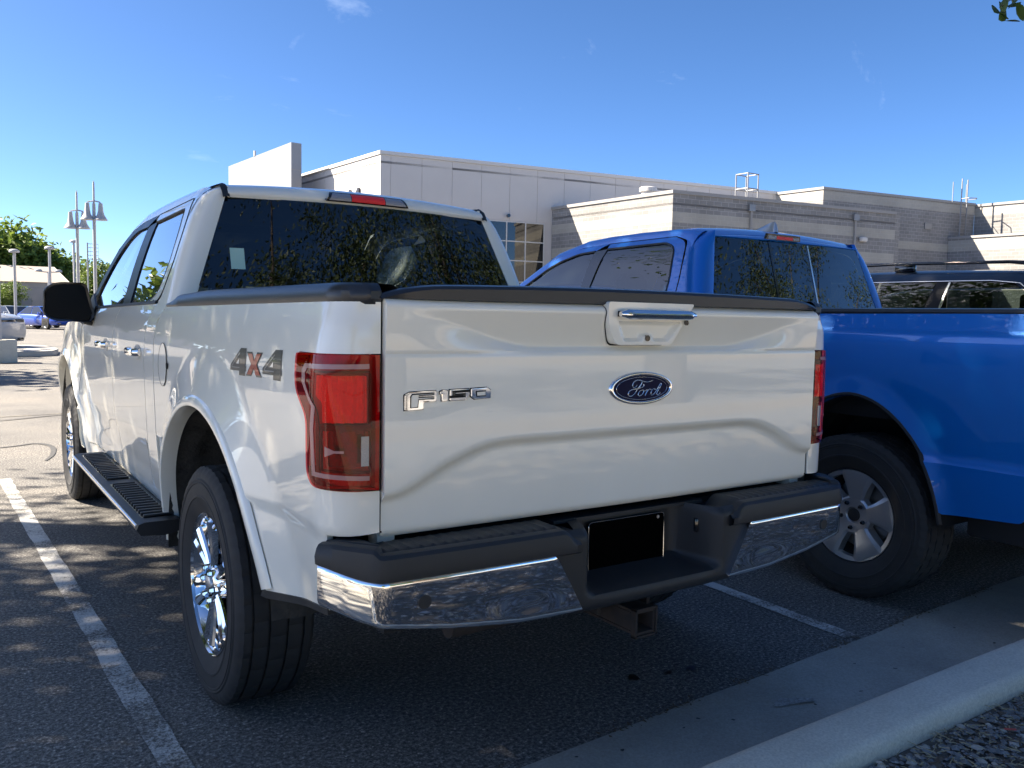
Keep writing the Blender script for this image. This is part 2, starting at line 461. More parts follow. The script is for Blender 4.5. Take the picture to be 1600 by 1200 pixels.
# the lamp opening is walked from its top rear corner, round the front, back to the gate edge
ol = [(-.089, 1.247)]+lamp_out[:0:-1]
ol = [q for q in ol if not (abs(q[0]+.089) < 1e-6 and q[1] > 1.0 and q != (-.089, 1.247))]
bed_out = [(-.089, .803), (.055, .797), (.066, .60), (.40, .545)]+arch_r+[(1.81, .43), (1.955, .44), (1.955, 1.22), (1.945, 1.28), (1.90, 1.335), (1.82, 1.366), (-.089, 1.381)]+ol
for sgn, fm in ((-1, f_bed), (1, mirror(f_bed))):
    tp(panel('bed_side', bed_out, fm, .026, .018, 'white_paint', T, .02, (sgn, -.05, 0)))
    W_ = (lambda off: (lambda Y, z: f_bed(Y, z, off))) if sgn < 0 else (lambda off: mirror(lambda Y, z: f_bed(Y, z, off)))
    def shr(poly, e):
        cx = sum(p[0] for p in poly)/len(poly); cz = sum(p[1] for p in poly)/len(poly)
        return [(cx+(p[0]-cx)*(1-e), cz+(p[1]-cz)*(1-e)) for p in poly]
    ovr = (sgn, -.5, 0)
    tl = tp(panel('tail_light', shr(lamp_out, .018), W_(-.030), .012, .02, 'lens_back', T, .004, ovr))
    tl['label'] = 'red tail lamp on the near left corner' if sgn < 0 else 'red tail lamp on the far right corner'
    panel('lens_cover', shr(lamp_out, .014), W_(.007), .010, .02, 'lens_cover', tl, 0, ovr)
    # dark outer frame between cover and housing
    lo2 = shr(lamp_out, .016); li2 = shr(lamp_out, .05)
    rowsf = [[W_(.003)(*a_), W_(-.002)(*b_), W_(-.028)(*b_)] for a_, b_ in zip(lo2+lo2[:1], li2+li2[:1])]
    grid('housing_rim', rowsf, 'lens_back', tl, ang=50)
    panel('bright_lens', rnd([(.092, 1.192, .01), (-.056, 1.194, .006), (-.057, 1.079, .004), (.057, 1.078, .006), (.064, 1.122, .015), (.090, 1.158, .01)]), lambda Y, z: W_(-.004+.004*math.sin(Y*260))(Y, z), .004, .02, 'lens_bright', tl, .022, ovr)
    panel('dark_bar', rnd([(.066, 1.074), (-.066, 1.074), (-.066, 1.058), (.064, 1.058)]), W_(.0), .012, .03, 'lens_dark', tl, .02, ovr)
    panel('reverse_lamp', rnd([(.056, 1.054, .005), (-.058, 1.056, .004), (-.059, .967, .004), (.058, .967, .006)]), W_(-.020), .012, .02, 'lens_smoke', tl, .006, ovr)
    panel('clear_strip', [(-.038, 1.047), (-.056, 1.047), (-.056, .974), (-.038, .974)], W_(.0085), .006, .012, 'lens_clear', tl, .001, ovr)
    panel('side_reflector', [(.045, 1.022), (.022, 1.012), (.0, 1.012), (.0, 1.006), (.022, 1.006), (.045, .996)], W_(.0085), .008, .012, 'lens_guide', tl, .001, ovr)
    for (p0_, p1_) in (((.066, 1.058), (.066, .960)), ((-.064, 1.20), (-.064, .955)), ((.066, .960), (-.064, .956)), ((.10, 1.200), (-.064, 1.203))):
        bm = bmesh.new(); add_tube(bm, [W_(-.006)(p0_[0]+(p1_[0]-p0_[0])*t/6, p0_[1]+(p1_[1]-p0_[1])*t/6) for t in range(7)], .0035, 6); fin(bm, 'lens_frame', 'lens_dark', tl, 60, recalc=True)
    go = [(-.056, 1.223), (.135, 1.219), (.152, 1.203), (.150, 1.172), (.086, 1.117), (.092, 1.062), (.088, .945), (-.058, .938)]
    gi = [(-.056, 1.211), (.116, 1.208), (.130, 1.196), (.127, 1.170), (.072, 1.116), (.078, 1.062), (.074, .956), (-.058, .949)]
    panel('light_guide', go+gi[::-1], W_(.0085), .010, .02, 'lens_guide', tl, .001, ovr)
    # wheel arch trim
    rows = []
    ar = sellipse(AY, AZ, AA, AB, AN, 165, -1, 56)
    for i, (y, z) in enumerate(ar):
        p0 = Vector(ar[max(i-1, 0)]); p1 = Vector(ar[min(i+1, len(ar)-1)])
        t = (p1-p0).normalized(); nn = Vector((-t.y, t.x))
        if (Vector((y, z))-Vector((AY, .5))).dot(nn) < 0: nn = -nn
        row = []
        for rr, dx, mode in ((-.012, -.055, 0), (-.008, -.02, 0), (-.002, .0, 0), (.005, .005, 0), (.018, .006, 0), (.032, .004, 0), (.040, -.006, 0)):
            q = Vector((y, z))+nn*rr
            b = (XB(max(q.y, .42)))+bulge(max(q.x, .1), q.y)
            row.append((sgn*(b+dx), q.x, q.y))
        rows.append(row)
    tp(grid('wheel_arch_trim', rows, 'white_paint', T, ang=40, outv=(sgn, 0, 0)))
    # wheel well liner
    for cy in (AY, FY):
        rows = []
        for (y, z) in sellipse(cy, AZ, AA-.010, AB-.010, AN, 174, -4, 44):
            rows.append([(sgn*x_, y+.008*math.sin(z*60)*0, z+.010*math.sin(x_*55)*(1 if z > .6 else .3)) for x_ in [.965-.036*k for k in range(12)]])
        tp(grid('wheel_well_liner', rows, 'liner', T, ang=50))
        tp(grid('wheel_well_wall', [[(sgn*.57, cy-.62, .50), (sgn*.57, cy-.62, 1.1)], [(sgn*.57, cy+.62, .50), (sgn*.57, cy+.62, 1.1)]], 'under', T))
    # lower black trim under the rear valance
    tp(panel('valance_trim', [(.075, .602), (.075, .585), (.50, .522), (.47, .549)], (lambda Y, z: f_bed(Y, z, .004)) if sgn < 0 else mirror(lambda Y, z: f_bed(Y, z, .004)), .05, .02, 'black_plastic', T, .03, (sgn, 0, 0)))
    # bed rail cap
    rows = []
    for k in range(61):
        Y = -.0885+.1885*k/20 if k <= 20 else .1+1.74*(k-20)/40
        yq = max(Y, 0)
        zt = 1.419-.012*ss((yq-1.2)/.6)-.030*ss((yq-1.70)/.14); zb = 1.379-.0082*yq
        row = []
        for off, z in ((-.004, zb-.012), (.005, zb+.001), (.004, (zb+zt)/2), (-.006, zt-.008), (-.020, zt)):
            q = f_bed(Y, min(z, 1.381), off); row.append((sgn*-q[0], q[1], z))
        yi = max(.012, row[-1][1])
        for x_, z in ((.80, zt-.002), (.785, zt-.01), (.785, 1.33)): row.append((sgn*x_, yi, z))
        rows.append(row)
    tp(grid('bed_rail_cap', rows, 'rail_plastic', T, ang=35, outv=(sgn*.3, 0, 1)))
    tp(box('bed_inner_wall', (min(sgn*.80, sgn*.78), .06, .88), (max(sgn*.80, sgn*.78), 1.84, 1.345), 'black_plastic', T))
    # gate post seen beside the bumper
    tp(box('gate_post', (min(sgn*.78, sgn*.83), .03, .76), (max(sgn*.78, sgn*.83), .09, 1.36), 'white_paint', T, .004))
    if sgn < 0:
        # fuel door
        fd = [(1.77+.075*math.cos(t*math.pi/14), 1.122+.088*math.sin(t*math.pi/14)) for t in range(28)]
        bm = bmesh.new(); add_tube(bm, [f_bed(q[0], q[1], .003) for q in fd+fd[:1]], .0011, 5); tp(fin(bm, 'fuel_door_gap', 'gap', T, 60, recalc=True))
        g_ = tp(panel('fuel_door', fd, lambda Y, z: f_bed(Y, z, .0032), .03, .03, 'white_paint', T, .001, (-1, 0, 0)))
        disc('finger_notch', f_bed(1.68, 1.122, .003), (-1, 0, 0), .013, 'gap', g_, .003).matrix_parent_inverse = Matrix.Identity(4)
    # 4x4 decal
    if True:
        def dp(poly, off, m_, par):
            return panel('decal_piece', poly, (lambda Y, z: f_bed(Y, z, off)) if sgn < 0 else mirror(lambda Y, z: f_bed(Y, z, off)), .03, .02, m_, par, 0, (sgn, 0, 0))
        flip = (lambda u: .800-u*.485) if sgn < 0 else (lambda u: .315+u*.485)
        zz = lambda u, v: 1.148+v*.083+.012*(u if sgn < 0 else 1-u)
        def P4(x0, pts): return [(flip(x0+px*.34), zz(x0+px*.34, py)) for px, py in pts]
        root = None
        for x0 in (0., .655):
            four = [(0, .35), (.64, 1.), (1., 1.), (1., .35), (1.03, .35), (1.03, .16), (.98, .16), (.98, 0.), (.6, 0.), (.6, .16), (0, .16)]
            o = dp(P4(x0, [(p[0]*.95, p[1]) for p in four]), .0012, 'decal_dark', T)
            if root is None: o.name = 'four_by_four_decal'
            tp(o)
            dp(P4(x0, [(.10, .26), (.10, .34), (.60, .86), (.60, .80), (.15, .34), (.15, .30), (.60, .30), (.60, .26)]), .002, 'decal_grey', o)
            dp(P4(x0, [(.38, .42), (.55, .42), (.55, .60)]), .002, 'white_paint', o)
        xx = [(0, 1), (.34, 1), (.5, .66), (.66, 1), (1, 1), (.70, .5), (1, 0), (.66, 0), (.5, .34), (.34, 0), (0, 0), (.30, .5)]
        o = tp(dp([(flip(.335+px*.31), zz(.335+px*.31, .02+py*.86)) for px, py in xx], .0012, 'decal_dark', T))
        dp([(flip(.335+(.5+(px-.5)*.82)*.31), zz(.335+px*.31, .02+(.5+(py-.5)*.86)*.86)) for px, py in xx], .002, 'decal_orange', o)

# ---------------------------------------------------------------- tailgate
def gate_c(x):
    return lerp(abs(x), [(.0, 1.022), (.46, 1.021), (.52, 1.016), (.58, 1.0), (.66, .968), (.74, .925), (.785, .906), (.832, .900)])
def f_gate(x, z, off=0.):
    ax = abs(x)
    y = -.014-.010*(1-(x/.84)**2)
    if z > 1.247: y += -.008*(z-1.247)/.11
    y += .020*ss((gate_c(x)-z)/.028)
    zb = 1.262+.083*ss((ax-.36)/.40)
    dep = .026*(1-ss((ax-.36)/.42))
    if z > 1.247:
        if z < zb: sh = ss((z-1.247)/max(.012, (zb-1.247)))
        else: sh = max(0., 1-(z-zb)/max(.01, 1.357-zb))
        y += dep*sh
    if 1.243 < z < 1.251: y += .002
    if z > 1.362: y += .028*((z-1.362)/.024)**2
    if z < .806: y += .012*((.806-z)/.02)**2
    return (x, y-off, z)
go_ = rnd([(-.832, 1.384), (-.832, .786, .012), (.832, .786, .012), (.832, 1.384)], 4)
TG = tp(panel('tailgate', go_, f_gate, .02, .0055, 'white_paint', T, .03, (0, -1, 0), 40))
tp(box('tailgate_inner', (-.82, .02, .81), (.82, .055, 1.36), 'black_plastic', T))
# gap behind the gate edges
for s in (-1, 1):
    tp(box('gate_gap', (min(s*.829, s*.840), .006, .80), (max(s*.829, s*.840), .05, 1.385), 'gap', T))
# cap along the top of the gate
rows = []
for k in range(49):
    x = -.842+1.684*k/48
    e = abs(x)/.842
    dz = -.004*e**2-.022*max(0, (e-.80)/.20)**2
    top = 1.431+dz-.012*(1 if x < 0 else .4)*e**2; bot = 1.389-.010*(.5-x)*.5
    yb = -.030+.020*e**6
    rows.append([(x, .06, 1.37), (x, .062, top-.012), (x, .045, top-.002), (x, 0, top), (x, yb+.006, top-.004), (x, yb, top-.012), (x, yb+.002, bot), (x, yb+.014, bot-.004), (x, .02, bot-.004)])
tp(grid('tailgate_cap', rows, 'rail_plastic', T, ang=35, outv=(0, -.5, 1)))
# handle
def inpoly(x, z, poly):
    d = 1e9; ins = False; n = len(poly)
    for i in range(n):
        a = poly[i]; b = poly[(i+1) % n]
        if (a[1] > z) != (b[1] > z) and x < (b[0]-a[0])*(z-a[1])/(b[1]-a[1])+a[0]: ins = not ins
        ab = Vector((b[0]-a[0], b[1]-a[1])); ap = Vector((x-a[0], z-a[1]))
        t = max(0, min(1, ap.dot(ab)/ab.length_squared)); d = min(d, (ap-ab*t).length)
    return d if ins else -d
pock = [(-.105, 1.334), (.135, 1.334), (.085, 1.283), (.035, 1.283), (.025, 1.296), (-.012, 1.296), (-.022, 1.283), (-.082, 1.283)]
def f_hand(x, z):
    y = -.038-.004*(z-1.27)/.1
    s = inpoly(x, z, pock)
    y += .013*ss((s+.004)/.008)
    return (x, y, z)
HB = tp(panel('handle_bezel', rnd([(-.150, 1.392, .01), (-.148, 1.33, .02), (-.118, 1.268, .02), (.105, 1.268, .015), (.195, 1.392, .012)]), f_hand, .006, .005, 'white_paint', T, .04, (0, -1, 0), 40))
tp(panel('bezel_gap', rnd([(-.153, 1.392, .01), (-.151, 1.33, .02), (-.120, 1.265, .02), (.106, 1.265, .015), (.198, 1.392, .012)]), lambda x, z: f_gate(x, z, .002), .01, .01, 'gap', T, 0, (0, -1, 0)))
rows = []
for k in range(25):
    x = -.120+.300*k/24; e = min(1, min(k, 24-k)/1.5)
    rows.append([(x, -.060+.018*math.cos(a)*max(.4, e), 1.357+.0155*math.sin(a)*max(.5, e)) for a in [R(-180+q*30) for q in range(12)]])
tp(grid('handle_bar', rows, 'chrome', T, close_u=True, cap=True))
tp(box('handle_mount', (-.115, -.058, 1.35), (.175, -.03, 1.366), 'gap', T))
tp(disc('rear_camera', (.005, -.030, 1.288), (0, -1, 0), .009, 'black_gloss', T, .012))
tp(disc('lock_cylinder', (.158, -.044, 1.335), (0, -1, 0), .008, 'black_gloss', T, .004))
# F-150 badge: chrome outlines with an open centre
def bp_(poly, o0, dep, m_, par, name='badge_letter', bev=.0012):
    return plate(name, poly, lambda u, v, d: (u, f_gate(u, v)[1]-o0-d, v), dep, m_, par, bev)
def bz(px, py): return (-.784+px/133*.252*1.0, 1.155-py*.00163+px*.00001)
def bout(poly, par, o_=.001):
    bm = bmesh.new(); q = [bz(*p) for p in poly]; add_tube(bm, [(u, f_gate(u, v)[1]-o_, v) for u, v in q+q[:1]], .0016, 5); fin(bm, 'letter_edge', 'gap', par, 60, recalc=True)
Fo = [(1, 6), (9, 2), (48, 1), (48, 17.5), (29, 17.5), (29, 29), (1, 30)]
Fi = [(9.5, 9), (12, 5.2), (44, 4.5), (44, 7), (21, 7.5), (21, 10), (44, 10.5), (44, 13.2), (21, 13.5), (20, 25.5), (9.5, 26)]
BD = tp(bp_([bz(*p) for p in Fo], .0, .006, 'chrome', T, 'model_badge', .002))
BD['label'] = 'chrome F150 lettering'
bp_([bz(*p) for p in Fi], .0045, .0022, 'white_paint', BD, 'letter_fill', 0)
for poly, inn in (([(53, 3), (57, 1), (65, 1), (65, 18), (56, 18), (56, 7), (53, 7)], None),
                  ([(68, 0.5), (99, 0), (99, 10), (95, 16), (92, 17.5), (68, 18)], [(76, 3), (99.2, 2.2), (99.2, 4.2), (76, 5), (76, 8), (92, 7.5), (92, 12.5), (68, 13), (68, 11), (88, 10.8), (88, 10), (72, 10.4), (72, 3)]),
                  ([(101, 0), (127, -1), (133, 3), (133, 16), (107, 17.5), (101, 13)], [(109, 5), (124, 4.5), (124, 12), (110, 12.5)])):
    o = tp(bp_([bz(*p) for p in poly], 0, .006, 'chrome', T, 'model_badge', .002))
    bout(poly, o)
    if inn: bout(inn, o, .0065)
    if inn: bp_([bz(*p) for p in inn], .0045, .0022, 'decal_dark' if len(inn) > 5 else 'white_paint', o, 'letter_fill', 0)
bout(Fo, BD); bout(Fi, BD, .0065)
# oval emblem
def ell(a, b, n=56): return [(a*math.cos(2*math.pi*k/n), 1.139+b*math.sin(2*math.pi*k/n)) for k in range(n)]
rows = []
for k in range(64):
    t = 2*math.pi*k/64; c, s_ = math.cos(t), math.sin(t)
    rows.append([(a*c, f_gate(0, 1.139)[1]-o_, 1.139+b*s_) for a, b, o_ in ((.127, .0505, -.004), (.126, .0495, .004), (.122, .0465, .0085), (.116, .0425, .009), (.112, .039, .0065), (.111, .038, .002))])
EM = tp(grid('oval_emblem', rows, 'chrome', T, close_v=True, ang=50, outv=(0, -1, 0)))
yb = f_gate(0, 1.139)[1]
plate('emblem_field', ell(.1125, .0395), lambda u, v, d: (u, yb-.004-d, v), .001, 'emblem_blue', EM)
bm = bmesh.new()
lp = [(.101*math.cos(2*math.pi*k/56), yb-.0052, 1.139+.0335*math.sin(2*math.pi*k/56)) for k in range(57)]
add_tube(bm, lp, .0009, 6); fin(bm, 'emblem_line', 'chrome', EM, 60, recalc=True)
def spl(pts, k=8):
    out = []
    P_ = [pts[0]]+list(pts)+[pts[-1]]
    for i in range(1, len(P_)-2):
        for t in [q/k for q in range(k)]:
            a, b, c, d = [Vector(q) for q in P_[i-1:i+3]]
            out.append(.5*((2*b)+(-a+c)*t+(2*a-5*b+4*c-d)*t*t+(-a+3*b-3*c+d)*t**3))
    out.append(Vector(pts[-1]))
    return out
def sc(px, py): return ((px-800)/645*.126, 1.139-(py-485)/350*.0505)
strokes = [[(690, 420), (640, 470), (600, 420), (640, 340), (730, 315), (800, 340), (900, 360), (985, 340), (1010, 325)],
           [(800, 330), (770, 420), (745, 460), (790, 470), (825, 440), (825, 410), (805, 410)],
           [(770, 400), (700, 500), (640, 600), (570, 640), (520, 610), (530, 550), (585, 510), (700, 490), (760, 480)],
           [(790, 520), (740, 560), (720, 620), (760, 640), (810, 600), (830, 540), (800, 515), (840, 540), (880, 530)],
           [(890, 510), (900, 540), (860, 640), (900, 560), (950, 510), (985, 525)],
           [(1080, 520), (1030, 510), (985, 570), (990, 630), (1040, 620), (1090, 550), (1150, 440), (1180, 400), (1195, 420), (1130, 540), (1100, 620), (1140, 630), (1175, 580)]]
bm = bmesh.new()
for s in strokes:
    q = spl([sc(*p) for p in s]); L = len(q)
    add_tube(bm, [(p.x, yb-.0052-.0008*i/L, p.y) for i, p in enumerate(q)], [.0009+.0011*math.sin(math.pi*min(1, (i+1)/(L)))**.5 for i in range(L)], 6)
fin(bm, 'script_lettering', 'chrome', EM, 60, recalc=True)
# ---------------------------------------------------------------- rear bumper
_bp = [Vector(q) for q in [(.0, -.138), (.2, -.137), (.4, -.133), (.6, -.127), (.8, -.119), (.868, -.115), (.884, -.110), (.896, -.098), (.945, -.030), (.985, .030), (.994, .050), (.997, .07), (.998, .14)]]
_bl = [0.]
for _a, _b in zip(_bp, _bp[1:]): _bl.append(_bl[-1]+(_b-_a).length)
def _pt(q):
    i = 0
    while i < len(_bl)-2 and q > _bl[i+1]: i += 1
    return _bp[i].lerp(_bp[i+1], (q-_bl[i])/(_bl[i+1]-_bl[i]))
def bplan(q):
    t = (_pt(q+.012)-_pt(max(0, q-.012))).normalized()
    return _pt(q), Vector((t.y, -t.x))
def bz_top(q): return .716+.030*ss((q-.90)/.22)
def bz_bot(q): return lerp(q, [(.28, .540), (.5, .546), (.70, .568), (.86, .595), (.95, .606), (1.06, .632)])
def f_chr(q, z):
    p, n = bplan(q)
    zt, zb = bz_top(q), bz_bot(q)
    off = -.010*max(0, (z-zt+.009)/.009)**2-.010*max(0, (zb+.014-z)/.014)**2
    off += .002*math.sin(math.pi*min(1, max(0, (z-zb)/(zt-zb))))
    off -= .002*math.exp(-((q-.47)/.09)**2-((z-.592)/.030)**2)
    v = p+n*off
    return (-v.x, v.y, z)
chr_out = [(.292, .549)]+[(q, bz_bot(q)) for q in (.4, .5, .6, .7, .78, .86, .92, .97, 1.02, 1.06)]+[(q, bz_top(q)) for q in (1.06, 1.02, .98, .94, .90)]+[(.42, .716), (.392, .712), (.378, .70)]
for sgn in (-1, 1):
    fm = f_chr if sgn < 0 else mirror(f_chr)
    ch = tp(panel('bumper_chrome', chr_out, fm, .010, .008, 'chrome', T, .02, (sgn*.2, -1, 0), 50))
    for q, z in ((.775, .652),):
        p, n = bplan(q); v = p+n*.0015
        disc('parking_sensor', (sgn*v.x, v.y, z), (sgn*n.x, n.y, 0), .0175, 'black_plastic', ch, .004)
    # step pad on top, with its raised end block
    rows = []
    N = 92
    for k in range(N+1):
        q = .30+(1.065-.30)*k/N
        p, n = bplan(q)
        blk = ss((q-.885)/.022)
        zt = .777+.014*blk-.004*ss((q-1.02)/.04)
        rib = .0035 if (k % 4 == 0 and blk < .1 and q > .36) else 0.
        inn = ss((.36-q)/.06)          # slopes down into the plate recess
        zt -= .035*inn
        row = []
        for off, z in ((-.012, bz_top(q)-.012), (.004, bz_top(q)-.004), (.006, bz_top(q)+.016), (.0, zt-.012), (-.008, zt-.003), (-.022, zt), (-.034, zt-.002)):
            v = p+n*off
            row.append((sgn*v.x, v.y, z))
        b = p+n*(-.036)
        yin = .0 if blk < .5 else min(.055, .06)
        e = Vector((min(p.x, .93), min(yin, .05))) if q > .86 else Vector((p.x, .0))
        for t, dz in ((.06, rib), (.5, rib), (.94, rib), (1., 0)):
            v = b.lerp(e, t)
            row.append((sgn*v.x, v.y, zt+.001+dz))
        row.append((sgn*e.x, e.y+.002, zt-.03))
        rows.append(row)
    st = tp(grid('bumper_step_pad', rows, 'black_plastic', T, ang=30, outv=(0, -.4, 1)))
    # end closing of the bumper towards the wheel
    tp(box('bumper_end', (min(sgn*.80, sgn*.93), .03, .64), (max(sgn*.80, sgn*.93), .085, .75), 'black_plastic', T, .01))
def f_cen(x, z):
    y = -.128+.010*(abs(x)/.4)**2
    mxx = ss((.275-abs(x))/.085); mzz = ss((z-.572)/.03)
    y += .160*mxx*mzz
    if z < .55: y += .055*((.55-z)/.035)**2
    if z > .74: y += .03*((z-.74)/.03)**2*(1-mxx)
    return (x, y, z)
cen = tp(panel('bumper_centre', rnd([(-.44, .765), (-.44, .70), (-.335, .54, .02), (-.27, .515, .03), (.27, .515, .03), (.335, .54, .02), (.44, .70), (.44, .765)]), f_cen, .012, .010, 'black_plastic', T, .03, (0, -1, 0), 45))
tp(box('bumper_shelf', (-.30, -.005, .757), (.30, .055, .767), 'black_plastic', T))
for s in (-1, 1): tp(box('step_filler', (min(s*.262, s*.42), -.098, .69), (max(s*.262, s*.42), .03, .749), 'black_plastic', T, .006))
tp(box('bumper_core', (-.80, .05, .52), (.80, .10, .76), 'under', T))
pl = tp(plate('licence_plate', rnd([(-.152, .738, .014), (-.152, .582, .014), (.152, .582, .014), (.152, .738, .014)]), lambda u, v, d: (u, .018-d+.02*(v-.58), v), .003, 'plate_black', T))
pl['label'] = 'plain black licence plate in a thin pale frame'
fr_ = rnd([(-.153, .739, .015), (-.153, .581, .015), (.153, .581, .015), (.153, .739, .015)])
bm = bmesh.new(); add_tube(bm, [(p[0], .0145+.02*(p[1]-.58), p[1]) for p in fr_+fr_[:1]], .0014, 5)
fin(bm, 'plate_frame', 'alloy_bright', pl, 60, recalc=True)
disc('plate_bolt', (.125, .0165, .727), (0, -1, 0), .005, 'alloy', pl, .003)
for s in (-1, 1):
    bm = bmesh.new()
    mt4 = Matrix.Translation((s*.238, -.035, .70)) @ Matrix.Rotation(s*R(58), 4, 'Z')
    add_box(bm, (-.022, -.006, -.022), (.022, .006, .022), .003, mt4)
    o = tp(fin(bm, 'plate_lamp', 'black_gloss', T, 40))
    bm = bmesh.new(); add_box(bm, (-.013, -.008, -.014), (.007, -.005, .014), 0, mt4)
    fin(bm, 'lamp_lens', 'decal_grey', o, 40)
# hitch
for nm, lo, hi in (('hitch_receiver', (-.038, -.075, .468), (.038, .30, .477)), ('hitch_receiver', (-.038, -.075, .402), (.038, .30, .411)),
                   ('hitch_receiver', (-.038, -.075, .412), (-.030, .30, .467)), ('hitch_receiver', (.030, -.075, .412), (.038, .30, .467))):
    tp(box(nm, lo, hi, 'rust', T, .0015))
tp(box('hitch_collar', (-.044, -.08, .396), (-.0385, -.06, .483), 'rust', T)); tp(box('hitch_collar', (.0385, -.08, .396), (.044, -.06, .483), 'rust', T))
tp(box('hitch_collar', (-.044, -.08, .4775), (.044, -.06, .484), 'rust', T)); tp(box('hitch_collar', (-.044, -.08, .395), (.044, -.06, .4015), 'rust', T))
tp(tube('hitch_bar', [(-.55, .16, .46), (.55, .16, .46)], .038, 'rust', T, 10))
for s in (-1, 1):
    tp(box('hitch_bracket', (s*.10-.008, .02, .45), (s*.10+.008, .16, .52), 'rust', T, .004))
    tp(box('frame_rail', (s*.48-.05, .12, .47), (s*.48+.05, 5.3, .60), 'under', T, .01))
tp(box('tow_socket', (-.16, -.03, .49), (-.10, .03, .53), 'under', T, .004))
tp(tube('axle_tube', [(-.8, 1.056, .405), (.8, 1.056, .405)], .045, 'under', T, 12))
bm = bmesh.new(); bmesh.ops.create_icosphere(bm, subdivisions=2, radius=.16, matrix=Matrix.Translation((.05, 1.05, .41)))
tp(fin(bm, 'differential', 'under', T))
tp(tube('exhaust_pipe', [(.42, 2.6, .42), (.45, 1.9, .40), (.60, 1.5, .42), (.80, .55, .40), (.93, .42, .39)], .038, 'rust', T, 10))
tp(tube('spare_tyre', [(.28*math.cos(a*.2618), .62+.28*math.sin(a*.2618), .50) for a in range(25)], .10, 'rubber', T, 10))
tp(box('underbody', (-.86, .12, .60), (.86, 1.9, .66), 'under', T)); tp(box('underbody', (-.86, 1.9, .47), (.86, 5.3, .60), 'under', T))
tp(box('bed_floor', (-.79, .06, .86), (.79, 1.86, .885), 'black_plastic', T)); tp(box('bed_front_wall', (-.80, 1.83, .86), (.80, 1.86, 1.34), 'white_paint', T))
